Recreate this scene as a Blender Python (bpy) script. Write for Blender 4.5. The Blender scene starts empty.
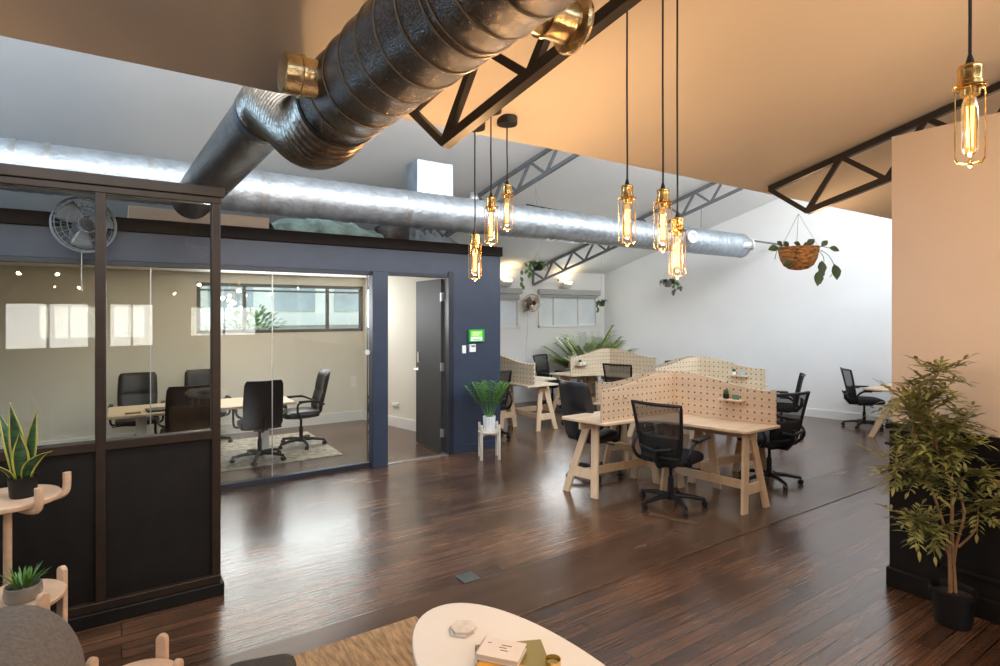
import bpy, math, random
from mathutils import Vector, Matrix
random.seed(7)
PI = math.pi
SC = bpy.context.scene
COL = SC.collection

# ------------------------------------------------------------------ materials
def _n(nt, t, **kw):
    n = nt.nodes.new(t)
    for k, v in kw.items():
        setattr(n, k, v)
    return n

def M(name, col, rough=.5, metal=0.0, var=.12, vscale=6.0, bump=0.0, bscale=60.0, stretch=(1, 1, 1), alpha=1.0, coat=0.0, spec=.5, rvar=0.0):
    m = bpy.data.materials.new(name); m.use_nodes = True
    nt = m.node_tree; b = nt.nodes['Principled BSDF']; L = nt.links.new
    b.inputs['Roughness'].default_value = rough
    b.inputs['Metallic'].default_value = metal
    b.inputs['Specular IOR Level'].default_value = spec
    if coat: b.inputs['Coat Weight'].default_value = coat
    if alpha < 1: b.inputs['Alpha'].default_value = alpha
    tc = _n(nt, 'ShaderNodeTexCoord'); mp = _n(nt, 'ShaderNodeMapping')
    mp.inputs['Scale'].default_value = stretch
    L(tc.outputs['Object'], mp.inputs['Vector'])
    nz = _n(nt, 'ShaderNodeTexNoise'); nz.inputs['Scale'].default_value = vscale; nz.inputs['Detail'].default_value = 4
    L(mp.outputs[0], nz.inputs['Vector'])
    rp = _n(nt, 'ShaderNodeValToRGB')
    c = Vector(col[:3])
    lo = c * (1 - var); hi = c * (1 + var)
    rp.color_ramp.elements[0].position = .3; rp.color_ramp.elements[1].position = .7
    rp.color_ramp.elements[0].color = (*lo, 1); rp.color_ramp.elements[1].color = (*[min(1, x) for x in hi], 1)
    L(nz.outputs[0], rp.inputs[0]); L(rp.outputs[0], b.inputs['Base Color'])
    if rvar:
        mr = _n(nt, 'ShaderNodeMapRange')
        mr.inputs['To Min'].default_value = max(0, rough - rvar); mr.inputs['To Max'].default_value = rough + rvar
        L(nz.outputs[0], mr.inputs[0]); L(mr.outputs[0], b.inputs['Roughness'])
    if bump:
        n2 = _n(nt, 'ShaderNodeTexNoise'); n2.inputs['Scale'].default_value = bscale; n2.inputs['Detail'].default_value = 5
        L(mp.outputs[0], n2.inputs['Vector'])
        bp = _n(nt, 'ShaderNodeBump'); bp.inputs['Strength'].default_value = bump; bp.inputs['Distance'].default_value = .02
        L(n2.outputs[0], bp.inputs['Height']); L(bp.outputs[0], b.inputs['Normal'])
    return m

def EM(name, col, s):
    m = bpy.data.materials.new(name); m.use_nodes = True
    nt = m.node_tree; nt.nodes.clear()
    o = _n(nt, 'ShaderNodeOutputMaterial'); e = _n(nt, 'ShaderNodeEmission')
    e.inputs[0].default_value = (*col, 1); e.inputs[1].default_value = s
    nt.links.new(e.outputs[0], o.inputs[0]); return m

def GLASS(name, tint=(.93, .95, .95), ior=1.5, rough=0.0):
    m = bpy.data.materials.new(name); m.use_nodes = True
    nt = m.node_tree; nt.nodes.clear(); L = nt.links.new
    o = _n(nt, 'ShaderNodeOutputMaterial'); mx = _n(nt, 'ShaderNodeMixShader')
    t = _n(nt, 'ShaderNodeBsdfTransparent'); g = _n(nt, 'ShaderNodeBsdfGlossy'); f = _n(nt, 'ShaderNodeFresnel')
    t.inputs[0].default_value = (*tint, 1); g.inputs['Roughness'].default_value = rough
    g.inputs[0].default_value = (.95, .95, .95, 1)
    f.inputs[0].default_value = ior
    L(f.outputs[0], mx.inputs[0]); L(t.outputs[0], mx.inputs[1]); L(g.outputs[0], mx.inputs[2]); L(mx.outputs[0], o.inputs[0])
    return m

def FLOOR():
    m = bpy.data.materials.new('floorboards'); m.use_nodes = True
    nt = m.node_tree; b = nt.nodes['Principled BSDF']; L = nt.links.new
    tc = _n(nt, 'ShaderNodeTexCoord')
    br = _n(nt, 'ShaderNodeTexBrick'); br.offset = .37; br.offset_frequency = 3
    for k, v in (('Scale', 1), ('Mortar Size', .0036), ('Mortar Smooth', .15), ('Bias', 0), ('Brick Width', 2.1), ('Row Height', .078)):
        br.inputs[k].default_value = v
    br.inputs['Color1'].default_value = (.052, .025, .014, 1); br.inputs['Color2'].default_value = (.135, .070, .040, 1)
    br.inputs['Mortar'].default_value = (.006, .003, .002, 1)
    L(tc.outputs['Object'], br.inputs['Vector'])
    mp = _n(nt, 'ShaderNodeMapping'); mp.inputs['Scale'].default_value = (.8, 26, 1); L(tc.outputs['Object'], mp.inputs[0])
    gr = _n(nt, 'ShaderNodeTexNoise'); gr.inputs['Scale'].default_value = 3; gr.inputs['Detail'].default_value = 6; L(mp.outputs[0], gr.inputs[0])
    wn = _n(nt, 'ShaderNodeTexNoise'); wn.inputs['Scale'].default_value = 1.3; wn.inputs['Detail'].default_value = 5; L(tc.outputs['Object'], wn.inputs[0])
    r1 = _n(nt, 'ShaderNodeValToRGB'); r1.color_ramp.elements[0].position = .35; r1.color_ramp.elements[1].position = .75
    r1.color_ramp.elements[0].color = (.62, .60, .58, 1); r1.color_ramp.elements[1].color = (1.35, 1.28, 1.22, 1); L(gr.outputs[0], r1.inputs[0])
    mu = _n(nt, 'ShaderNodeMix', data_type='RGBA', blend_type='MULTIPLY'); mu.inputs[0].default_value = 1
    L(br.outputs[0], mu.inputs[6]); L(r1.outputs[0], mu.inputs[7])
    r2 = _n(nt, 'ShaderNodeValToRGB'); r2.color_ramp.elements[0].position = .46; r2.color_ramp.elements[1].position = .72
    r2.color_ramp.elements[0].color = (0, 0, 0, 1); r2.color_ramp.elements[1].color = (.9, .9, .9, 1); L(wn.outputs[0], r2.inputs[0])
    wm = _n(nt, 'ShaderNodeMath', operation='MULTIPLY'); L(r2.outputs[0], wm.inputs[0]); L(gr.outputs[0], wm.inputs[1])
    mw = _n(nt, 'ShaderNodeMix', data_type='RGBA'); mw.inputs[7].default_value = (.26, .125, .062, 1)
    L(wm.outputs[0], mw.inputs[0]); L(mu.outputs[2], mw.inputs[6])
    # scratches
    mp2 = _n(nt, 'ShaderNodeMapping'); mp2.inputs['Scale'].default_value = (1.0, 9, 1); mp2.inputs['Rotation'].default_value = (0, 0, .5); L(tc.outputs['Object'], mp2.inputs[0])
    vo = _n(nt, 'ShaderNodeTexVoronoi', feature='DISTANCE_TO_EDGE'); vo.inputs['Scale'].default_value = 1.7; L(mp2.outputs[0], vo.inputs[0])
    sr = _n(nt, 'ShaderNodeValToRGB'); sr.color_ramp.elements[0].position = 0; sr.color_ramp.elements[0].color = (.35, .35, .35, 1)
    sr.color_ramp.elements[1].position = .008; sr.color_ramp.elements[1].color = (0, 0, 0, 1); L(vo.outputs[0], sr.inputs[0])
    ms = _n(nt, 'ShaderNodeMix', data_type='RGBA'); ms.inputs[7].default_value = (.22, .13, .085, 1)
    sm = _n(nt, 'ShaderNodeMath', operation='MULTIPLY'); L(sr.outputs[0], sm.inputs[0]); L(wn.outputs[0], sm.inputs[1])
    L(sm.outputs[0], ms.inputs[0]); L(mw.outputs[2], ms.inputs[6]); L(ms.outputs[2], b.inputs['Base Color'])
    mr = _n(nt, 'ShaderNodeMapRange'); mr.inputs['To Min'].default_value = .10; mr.inputs['To Max'].default_value = .38
    av = _n(nt, 'ShaderNodeMath', operation='MULTIPLY_ADD'); av.inputs[1].default_value = .6
    hv = _n(nt, 'ShaderNodeMath', operation='MULTIPLY'); hv.inputs[1].default_value = .4
    L(wn.outputs[0], hv.inputs[0]); L(gr.outputs[0], av.inputs[0]); L(hv.outputs[0], av.inputs[2])
    L(av.outputs[0], mr.inputs[0]); L(mr.outputs[0], b.inputs['Roughness'])
    b.inputs['Specular IOR Level'].default_value = .85; b.inputs['Coat Weight'].default_value = .15; b.inputs['Coat Roughness'].default_value = .12
    ad = _n(nt, 'ShaderNodeMath', operation='MULTIPLY_ADD'); ad.inputs[1].default_value = -1.2
    L(br.outputs['Fac'], ad.inputs[0]); L(gr.outputs[0], ad.inputs[2])
    bp = _n(nt, 'ShaderNodeBump'); bp.inputs['Strength'].default_value = .22; bp.inputs['Distance'].default_value = .008
    L(ad.outputs[0], bp.inputs['Height']); L(bp.outputs[0], b.inputs['Normal'])
    return m

def PEG(c=(.58, .42, .28), nm='pegboard_ply'):
    m = M(nm, c, .55, var=.10, vscale=3, stretch=(1, 1, 8))
    nt = m.node_tree; b = nt.nodes['Principled BSDF']; L = nt.links.new
    rp = [n for n in nt.nodes if n.type == 'VALTORGB'][0]
    tc = _n(nt, 'ShaderNodeTexCoord'); sx = _n(nt, 'ShaderNodeSeparateXYZ'); L(tc.outputs['Object'], sx.inputs[0])
    sq = []
    for o in ('X', 'Z'):
        d = _n(nt, 'ShaderNodeMath', operation='DIVIDE'); d.inputs[1].default_value = .063; L(sx.outputs[o], d.inputs[0])
        f = _n(nt, 'ShaderNodeMath', operation='FRACT'); L(d.outputs[0], f.inputs[0])
        s = _n(nt, 'ShaderNodeMath', operation='SUBTRACT'); s.inputs[1].default_value = .5; L(f.outputs[0], s.inputs[0])
        p = _n(nt, 'ShaderNodeMath', operation='POWER'); p.inputs[1].default_value = 2; L(s.outputs[0], p.inputs[0]); sq.append(p)
    a = _n(nt, 'ShaderNodeMath', operation='ADD'); L(sq[0].outputs[0], a.inputs[0]); L(sq[1].outputs[0], a.inputs[1])
    lt = _n(nt, 'ShaderNodeMath', operation='LESS_THAN'); lt.inputs[1].default_value = .0195; L(a.outputs[0], lt.inputs[0])
    mx = _n(nt, 'ShaderNodeMix', data_type='RGBA'); mx.inputs[7].default_value = (.12, .06, .03, 1)
    L(lt.outputs[0], mx.inputs[0]); L(rp.outputs[0], mx.inputs[6]); L(mx.outputs[2], b.inputs['Base Color'])
    return m

def SNAKE():
    m = M('snake_leaf', (.03, .075, .022), .45, var=.6, vscale=5, stretch=(3, 3, 14))
    return m

m_floor = FLOOR()
m_strip = M('hardboard_strip', (.085, .048, .030), .24, var=.16, vscale=1.6, bump=.02, bscale=25, rvar=.1, stretch=(1, 4, 1))
m_ceil_warm = M('ceiling_cream', (.74, .66, .56), .75, var=.03, vscale=1.2)  # lamp warmth partly mixed into the ceiling colour
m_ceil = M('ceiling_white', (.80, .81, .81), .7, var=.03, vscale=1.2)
m_white = M('white_wall', (.80, .80, .79), .65, var=.02, vscale=2)
m_tan = M('cream_wall', (.76, .64, .52), .6, var=.03, vscale=2)  # near wall tone with some warm lamplight put into it
m_umber = M('umber_wall', (.12, .092, .072), .7, var=.05)
m_room = M('meeting_room_wall', (.74, .71, .63), .65, var=.02, vscale=2)
m_navy = M('navy_paint', (.028, .038, .064), .42, var=.12, vscale=5)
m_navyd = M('navy_dark', (.014, .017, .026), .4, var=.1)
m_fascia = M('dark_fascia', (.016, .011, .009), .6, var=.15, vscale=8, spec=.15)
m_black = M('black_panel', (.011, .0095, .0085), .5, var=.25, vscale=9, spec=.22)
m_frame = M('brown_black_frame', (.026, .016, .010), .45, var=.25, vscale=10, spec=.25)
m_bplast = M('black_plastic', (.008, .008, .009), .45, spec=.35, var=.15, vscale=20)
m_bfab = M('black_fabric', (.010, .010, .011), .8, spec=.25, var=.2, vscale=60, bump=.15, bscale=250)
m_bleath = M('black_leather', (.013, .012, .013), .38, var=.2, vscale=30, bump=.1, bscale=140)
m_mesh = M('mesh_weave', (.016, .014, .013), .7, var=.2, vscale=80, alpha=.72)
m_meshl = M('lumbar_mesh', (.012, .011, .011), .7, var=.2, vscale=80, alpha=.93)
m_ply = M('plywood', (.60, .44, .30), .5, var=.10, vscale=2.5, stretch=(1, 6, 6))
m_ply_day = M('pale_ply', (.66, .54, .38), .5, var=.08, vscale=2.5, stretch=(1, 6, 6))  # same ply as the near desk, cooler daylight put into the colour
m_plyleg = M('ply_leg', (.63, .45, .28), .5, var=.10, vscale=3, stretch=(5, 5, 1))
m_ash = M('ash_wood', (.62, .42, .28), .45, var=.12, vscale=4, stretch=(2, 2, 8))
m_ashw = M('white_ash', (.62, .54, .44), .5, var=.08, vscale=4)
m_peg = PEG()
m_foil = M('silver_foil', (.44, .49, .54), .46, .80, var=.20, vscale=7, bump=.42, bscale=30, rvar=.12)
m_foil_shade = M('dark_foil', (.16, .14, .125), .25, .95, var=.45, vscale=110, bump=.40, bscale=210, rvar=.06)  # same foil as the silver duct, its shade put into the colour
m_flex = M('flex_foil', (.30, .25, .20), .32, 1.0, var=.3, vscale=30, bump=.2, bscale=60)
m_brassf = M('aged_tin', (.62, .47, .26), .27, 1.0, var=.3, vscale=18, bump=.15, bscale=40)
m_wire = M('band_wire', (.42, .34, .25), .35, .8, var=.2)
m_brass = M('brass', (.78, .50, .18), .22, 1.0, var=.08, vscale=20)
m_galv = M('galvanised_steel', (.50, .52, .53), .38, .9, var=.15, vscale=12)
m_grey = M('grey_steel_paint', (.135, .14, .145), .45, .2, var=.12, vscale=10)
m_iron = M('brown_black_steel', (.022, .016, .011), .42, .2, var=.2, vscale=12)
m_cable = M('black_cable', (.012, .010, .009), .6, var=.1)
m_glass = GLASS('clear_glass', (.93, .94, .93), 1.52)
m_glassp = GLASS('partition_glass', (.92, .92, .90), 1.50)
m_bulbg = GLASS('amber_glass', (1.0, .88, .66), 1.4)
_nt = m_bulbg.node_tree; _o = [n for n in _nt.nodes if n.type == 'OUTPUT_MATERIAL'][0]; _src = _o.inputs[0].links[0].from_socket
_a = _n(_nt, 'ShaderNodeAddShader'); _e = _n(_nt, 'ShaderNodeEmission'); _e.inputs[0].default_value = (1.0, .50, .10, 1); _e.inputs[1].default_value = .22
_nt.links.new(_src, _a.inputs[0]); _nt.links.new(_e.outputs[0], _a.inputs[1]); _nt.links.new(_a.outputs[0], _o.inputs[0])
m_fil = EM('glowing_filament', (1.0, .54, .13), 8)
m_glow = EM('warm_lens', (1.0, .72, .38), 14)
m_down = EM('downlight_lens', (1.0, .93, .82), 12)
m_whitep = M('white_plastic', (.80, .80, .78), .4, var=.03)
m_whitemet = M('white_metal', (.78, .79, .80), .35, var=.03)
m_chrome = M('chrome', (.7, .7, .72), .18, 1, var=.05)
m_table = M('white_laminate', (.78, .76, .72), .35, var=.02, vscale=3)
m_oak = M('pale_oak', (.66, .52, .36), .45, var=.08, vscale=3, stretch=(1, 9, 1))
m_grn = M('exit_green', (.02, .33, .06), .35, var=.08)
m_grnl = M('exit_lime', (.30, .72, .06), .35, var=.05)
m_soil = M('soil', (.035, .022, .014), .9, var=.5, vscale=60, bump=.6, bscale=120)
m_leafd = M('dark_leaf', (.045, .085, .022), .45, var=.45, vscale=8)
m_leafo = M('olive_leaf', (.22, .22, .065), .5, var=.5, vscale=9)
m_leafb = M('bright_leaf', (.10, .24, .04), .4, var=.4, vscale=10)
m_leafy = M('areca_leaf', (.22, .30, .05), .45, var=.4, vscale=8)
m_snake = SNAKE()
m_snakey = M('leaf_margin', (.42, .38, .07), .45, var=.15)
m_bark = M('pale_bark', (.30, .165, .075), .7, var=.3, vscale=20, bump=.3, bscale=60)
m_wick = M('wicker', (.46, .22, .07), .7, var=.75, vscale=30, bump=1.0, bscale=45, stretch=(1, 1, 3))
m_potc = M('grey_glaze', (.22, .20, .17), .25, var=.15, vscale=10)
m_ribpot = M('white_ceramic', (.72, .72, .72), .4, var=.04)
m_sofa = M('grey_tweed', (.165, .145, .128), .85, var=.22, vscale=70, bump=.35, bscale=260)
m_sofal = M('pale_tweed', (.36, .35, .33), .85, var=.15, vscale=70, bump=.3, bscale=220)
m_otto = M('brown_grey_felt', (.050, .043, .037), .85, var=.2, vscale=60, bump=.3, bscale=220)
m_piping = M('piping', (.012, .011, .010), .7, var=.1)
m_rugw = M('cream_rug', (.50, .46, .39), .95, var=.40, vscale=14, bump=.3, bscale=120)
m_olive = M('olive_cover', (.26, .235, .085), .55, var=.05)
m_orange = M('orange_cover', (.72, .33, .045), .5, var=.05)
m_paper = M('white_cover', (.76, .70, .64), .5, var=.03)
m_pages = M('page_block', (.70, .62, .50), .8, var=.12, vscale=20, stretch=(1, 1, 60))
m_ink = M('grey_ink', (.25, .22, .20), .6, var=.1)
m_marble = M('pale_stone', (.66, .61, .55), .45, var=.14, vscale=30)
m_bluecard = M('blue_card', (.30, .52, .62), .5, var=.1)
m_greencard = M('green_card', (.10, .20, .13), .5, var=.1)
m_plate = M('zinc_plate', (.17, .20, .19), .35, .6, var=.15)
m_brassstrip = M('worn_brass_strip', (.20, .13, .075), .35, .6, var=.3, vscale=12)
m_laptop = M('dark_blue_lid', (.06, .075, .10), .3, .3, var=.1)
m_facade = M('pale_render_wall', (.82, .78, .66), .8, var=.06, vscale=1)
m_fwin = M('facade_window', (.42, .45, .42), .3, var=.2, vscale=2)
m_shrub = M('shrub_leaf', (.16, .26, .05), .7, var=.4, vscale=5)
m_street = M('asphalt', (.30, .30, .29), .9, var=.1)
m_blind = M('roller_blind', (.42, .42, .41), .6, var=.04)
m_film = M('frosted_pane', (.78, .83, .88), .3, var=.10, vscale=1.5)
m_bluefilm = M('blue_film', (.25, .42, .62), .4, var=.1)
m_plasticwrap = M('teal_plastic_sheet', (.36, .52, .50), .3, .25, var=.5, vscale=7, bump=.6, bscale=14)
m_bronze = M('bronze_fan', (.40, .30, .22), .35, .6, var=.15)
m_fanp = M('smoky_fan_plastic', (.20, .22, .24), .35, .1, var=.1)
m_door = M('charcoal_door', (.030, .029, .030), .6, var=.08)

def RUG():
    m = M('jute_weave', (.42, .27, .145), .95, var=.42, vscale=7, bump=.8, bscale=26, stretch=(7, 1.2, 1))
    return m
m_jute = RUG()
m_peg_day = PEG((.60, .50, .36), 'pale_pegboard')  # near desk's pegboard again, paler daylight tone mixed in

# ------------------------------------------------------------------ mesh builder
class MB:
    def __init__(s): s.v = []; s.f = []
    def add(s, vs, fs):
        o = len(s.v); s.v += [tuple(v) for v in vs]; s.f += [tuple(i + o for i in f) for f in fs]; return s
    def box(s, c, d, rz=0.0, mat=None):
        x, y, z = (k / 2 for k in d)
        vs = [Vector((sx * x, sy * y, sz * z)) for sz in (-1, 1) for sy in (-1, 1) for sx in (-1, 1)]
        R = mat if mat is not None else Matrix.Rotation(rz, 3, 'Z')
        vs = [R @ v + Vector(c) for v in vs]
        return s.add(vs, [(0, 2, 3, 1), (4, 5, 7, 6), (0, 1, 5, 4), (2, 6, 7, 3), (0, 4, 6, 2), (1, 3, 7, 5)])
    def bx(s, x0, x1, y0, y1, z0, z1):
        return s.box(((x0 + x1) / 2, (y0 + y1) / 2, (z0 + z1) / 2), (x1 - x0, y1 - y0, z1 - z0))
    def bar(s, p, q, w, h, up=(0, 0, 1)):
        p, q = Vector(p), Vector(q); d = q - p; l = d.length; d.normalize()
        r = d.cross(Vector(up))
        if r.length < 1e-5: r = d.cross(Vector((0, 1, 0)))
        r.normalize(); u = r.cross(d)
        R = Matrix((r, d, u)).transposed()
        return s.box((p + q) / 2, (w, l, h), mat=R)
    def prism(s, poly, z0, z1, T=None):
        n = len(poly); T = T or Matrix.Identity(4)
        vs = [T @ Vector((x, y, z0)) for x, y in poly] + [T @ Vector((x, y, z1)) for x, y in poly]
        return s.add(vs, [tuple(range(n - 1, -1, -1)), tuple(range(n, 2 * n))] + [(i, (i + 1) % n, n + (i + 1) % n, n + i) for i in range(n)])
    def tube(s, pts, r, seg=10, cap=True, closed=False):
        P = [Vector(p) for p in pts]; n = len(P)
        R = list(r) if isinstance(r, (list, tuple)) else [r] * n
        T = []
        for i in range(n):
            if closed: t = P[(i + 1) % n] - P[i - 1]
            else: t = P[min(i + 1, n - 1)] - P[max(i - 1, 0)]
            T.append(t.normalized() if t.length > 1e-9 else Vector((0, 0, 1)))
        a = T[0].orthogonal().normalized()
        if abs(T[0].z) < .95: a = T[0].cross(Vector((0, 0, 1))).normalized()
        vs = []
        for i in range(n):
            a = a - T[i] * a.dot(T[i]); a.normalize(); b = T[i].cross(a)
            for k in range(seg):
                t = 2 * PI * k / seg
                vs.append(P[i] + (a * math.cos(t) + b * math.sin(t)) * R[i])
        fs = []
        for i in range(n if closed else n - 1):
            j = (i + 1) % n
            for k in range(seg):
                l = (k + 1) % seg
                fs.append((i * seg + k, i * seg + l, j * seg + l, j * seg + k))
        if cap and not closed:
            fs.append(tuple(range(seg - 1, -1, -1))); fs.append(tuple((n - 1) * seg + k for k in range(seg)))
        return s.add(vs, fs)
    def lathe(s, prof, seg=24, o=(0, 0, 0), mat=None, cap=True):
        R = mat or Matrix.Identity(3); O = Vector(o); vs = []
        for r, z in prof:
            for k in range(seg):
                t = 2 * PI * k / seg
                vs.append(R @ Vector((r * math.cos(t), r * math.sin(t), z)) + O)
        fs = []
        for i in range(len(prof) - 1):
            for k in range(seg):
                l = (k + 1) % seg
                fs.append((i * seg + k, i * seg + l, (i + 1) * seg + l, (i + 1) * seg + k))
        if cap:
            fs.append(tuple(range(seg - 1, -1, -1))); fs.append(tuple((len(prof) - 1) * seg + k for k in range(seg)))
        return s.add(vs, fs)
    def leaf(s, p, d, n, l, w, fold=.15, droop=.2, segs=3):
        p = Vector(p); d = Vector(d).normalized(); n = Vector(n)
        r = d.cross(n)
        if r.length < 1e-4: r = d.orthogonal()
        r.normalize(); n = r.cross(d).normalized()
        ws = [0, .72, 1.0, .70, 0] if segs == 3 else [0, 1.0, 0]
        k = len(ws) - 1; vs = []
        for i, a in enumerate(ws):
            t = i / k; c = p + d * (l * t) - Vector((0, 0, 1)) * (droop * l * t * t)
            if a == 0: vs.append(c)
            else: vs += [c - r * (a * w / 2) + n * fold * w * a, c, c + r * (a * w / 2) + n * fold * w * a]
        fs = []
        fs += [(0, 2, 1), (0, 3, 2)]
        for i in range(k - 2):
            a = 1 + 3 * i; b = a + 3
            fs += [(a, a + 1, b + 1, b), (a + 1, a + 2, b + 2, b + 1)]
        e = len(vs) - 1; a = 1 + 3 * (k - 2)
        fs += [(a, a + 1, e), (a + 1, a + 2, e)]
        return s.add(vs, fs)
    def grid(s, fn, nu, nv, thick=0.0):
        P = [[Vector(fn(i / nu, j / nv)) for i in range(nu + 1)] for j in range(nv + 1)]
        vs = [p for row in P for p in row]; W = nu + 1
        fs = [(j * W + i, j * W + i + 1, (j + 1) * W + i + 1, (j + 1) * W + i) for j in range(nv) for i in range(nu)]
        return s.add(vs, fs)
    def build(s, name, mat, parent=None, loc=(0, 0, 0), rz=0.0, bev=0.0, bseg=2, smooth=True, ang=35, sub=0, solid=0.0, rot=None):
        me = bpy.data.meshes.new(name); me.from_pydata(s.v, [], s.f); me.update()
        if smooth:
            me.shade_smooth(); me.set_sharp_from_angle(angle=math.radians(ang))
        me.materials.append(mat)
        o = bpy.data.objects.new(name, me); COL.objects.link(o)
        o.location = loc; o.rotation_euler = rot if rot else (0, 0, rz)
        if parent: o.parent = parent
        if solid:
            md = o.modifiers.new('solid', 'SOLIDIFY'); md.thickness = solid; md.offset = 0
        if bev:
            md = o.modifiers.new('bevel', 'BEVEL'); md.width = bev; md.segments = bseg; md.limit_method = 'ANGLE'; md.angle_limit = math.radians(40)
        if sub:
            md = o.modifiers.new('sub', 'SUBSURF'); md.levels = sub; md.render_levels = sub
        return o

def empty(name, label, cat, loc=(0, 0, 0), rz=0.0, group=None, scale=1.0):
    o = bpy.data.objects.new(name, None); COL.objects.link(o); o.empty_display_size = .05
    o.location = loc; o.rotation_euler = (0, 0, rz); o.scale = (scale,) * 3
    return tag(o, label, cat, group)
def tag(o, label, cat, group=None):
    o['label'] = label; o['category'] = cat
    if group: o['group'] = group
    return o
def struct(o):
    o['kind'] = 'structure'; return o
def copy_tree(o, parent=None, label=None):
    c = o.copy(); COL.objects.link(c)
    if parent: c.parent = parent
    if label: c['label'] = label
    for ch in list(o.children): copy_tree(ch, c)
    return c
def rotmat(zdir):
    return Vector(zdir).to_track_quat('Z', 'Y').to_matrix()
def spline(pts, n=8):
    P = [Vector(p) for p in pts]; out = []
    for i in range(len(P) - 1):
        p0 = P[max(i - 1, 0)]; p1 = P[i]; p2 = P[i + 1]; p3 = P[min(i + 2, len(P) - 1)]
        for k in range(n):
            t = k / n
            out.append(.5 * ((2 * p1) + (p2 - p0) * t + (2 * p0 - 5 * p1 + 4 * p2 - p3) * t * t + (3 * p1 - p0 - 3 * p2 + p3) * t ** 3))
    out.append(P[-1]); return out

# ------------------------------------------------------------------ key dimensions
YV, HV = 2.41, 2.594          # valley between the two roof bays
SL = .334                     # roof pitch
SK = -.24                     # side walls and trusses lean off square by this much (dX per dY)
YB, HB = 8.80, 2.54           # back wall
def ceil_near(y): return HV + SL * (YV - y)
def ceil_far(y): return HB + SL * (YB - y)
def wall_r(y): return 8.54 + SK * (y - YB)
def boxside(y): return 4.01 + SK * (y - 6.0)     # meeting-room side wall, outer face

# ------------------------------------------------------------------ shell
struct(MB().bx(-5, 12.5, -4.3, 9.0, -.1, 0).build('floor', m_floor))
o = MB().bx(-5, 12.5, 2.592, 3.08, 0, .003).build('trim_1', m_strip); struct(o)
def slab(name, mat, y0, z0, y1, z1, t=.05):
    mb = MB()
    vs = [(-5, y0, z0), (12.5, y0, z0), (12.5, y1, z1), (-5, y1, z1)]
    vs += [(x, y, z + t) for x, y, z in vs]
    mb.add(vs, [(0, 3, 2, 1), (4, 5, 6, 7), (0, 1, 5, 4), (1, 2, 6, 5), (2, 3, 7, 6), (3, 0, 4, 7)])
    return struct(mb.build(name, mat, smooth=False))
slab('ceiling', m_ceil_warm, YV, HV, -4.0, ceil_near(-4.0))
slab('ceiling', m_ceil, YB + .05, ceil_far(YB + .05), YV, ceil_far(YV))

# back wall with three window openings
def wall_with_holes(name, mat, x0, x1, z0, z1, y0, y1, holes):
    mb = MB(); xs = x0
    for (a, b, c, d) in sorted(holes):
        mb.bx(xs, a, y0, y1, z0, z1); mb.bx(a, b, y0, y1, z0, c); mb.bx(a, b, y0, y1, d, z1); xs = b
    mb.bx(xs, x1, y0, y1, z0, z1)
    return struct(mb.build(name, mat, smooth=False))
WZ0, WZ1 = 1.42, 2.13
wall_with_holes('wall_back', m_white, -5, 9.2, 0, 2.62, YB, YB + .15,
                [(.86, 3.22, WZ0, WZ1), (4.95, 6.31, WZ0, WZ1), (6.77, 8.33, WZ0, WZ1)])
# skewed right wall
mb = MB()
ya, yb_ = -4.3, 9.0
mb.prism([(wall_r(ya), ya), (wall_r(ya) + .15, ya), (wall_r(yb_) + .15, yb_), (wall_r(yb_), yb_)], 0, 5.0)
struct(mb.build('wall_right', m_white, smooth=False))
mb = MB(); mb.prism([(wall_r(2.0) - .02, 2.0), (wall_r(2.0), 2.0), (wall_r(YB), YB), (wall_r(YB) - .02, YB)], 0, .13)
struct(mb.build('baseboard_right', m_whitep, smooth=False))
struct(MB().bx(boxside(YB), wall_r(YB), YB - .02, YB, 0, .13).build('baseboard_back', m_whitep, smooth=False))
struct(MB().bx(-4.45, -4.3, -4.3, 9.0, 0, 5.0).build('wall_left', m_white, smooth=False))
wall_with_holes('wall_behind', m_umber, -5, 12.5, 0, 4.02, -4.15, -4.0, [(-1.55, -.42, 1.1, 1.9), (-.2, .5, 1.1, 1.9), (1.4, 3.0, 1.1, 1.9)])

# near right half-height wall with black wainscot
NWX, NWY, NWH = 4.01, 1.590, 2.805
struct(MB().bx(NWX, NWX + .14, -4.0, NWY, 0, NWH).build('wall_near', m_tan, smooth=False))
mb = MB().bx(NWX - .012, NWX, -4.0, NWY + .008, 0, .98).bx(NWX, NWX + .14, NWY, NWY + .008, 0, .98)
struct(mb.build('trim_2', m_black, smooth=False))
mb = MB().bx(NWX - .035, NWX, -4.0, NWY + .024, .98, 1.02).bx(NWX - .03, NWX, -4.0, NWY + .03, .88, .895)
mb.bx(NWX, NWX + .14, NWY, NWY + .024, .98, 1.02)
for ys in (1.25, .2, -.85):
    y0, y1 = ys - .72, ys + .10
    for (a, b, c, d) in ((y0, y1, .80, .825), (y0, y1, .215, .24), (y0, y0 + .025, .215, .825), (y1 - .025, y1, .215, .825)):
        mb.bx(NWX - .028, NWX - .010, a, b, c, d)
struct(mb.build('trim_3', m_black, bev=.004))
mb = MB().bx(NWX - .032, NWX, -4.0, NWY + .022, 0, .118).bx(NWX, NWX + .14, NWY, NWY + .022, 0, .118)
struct(mb.build('baseboard_near', m_black, bev=.006))

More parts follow.
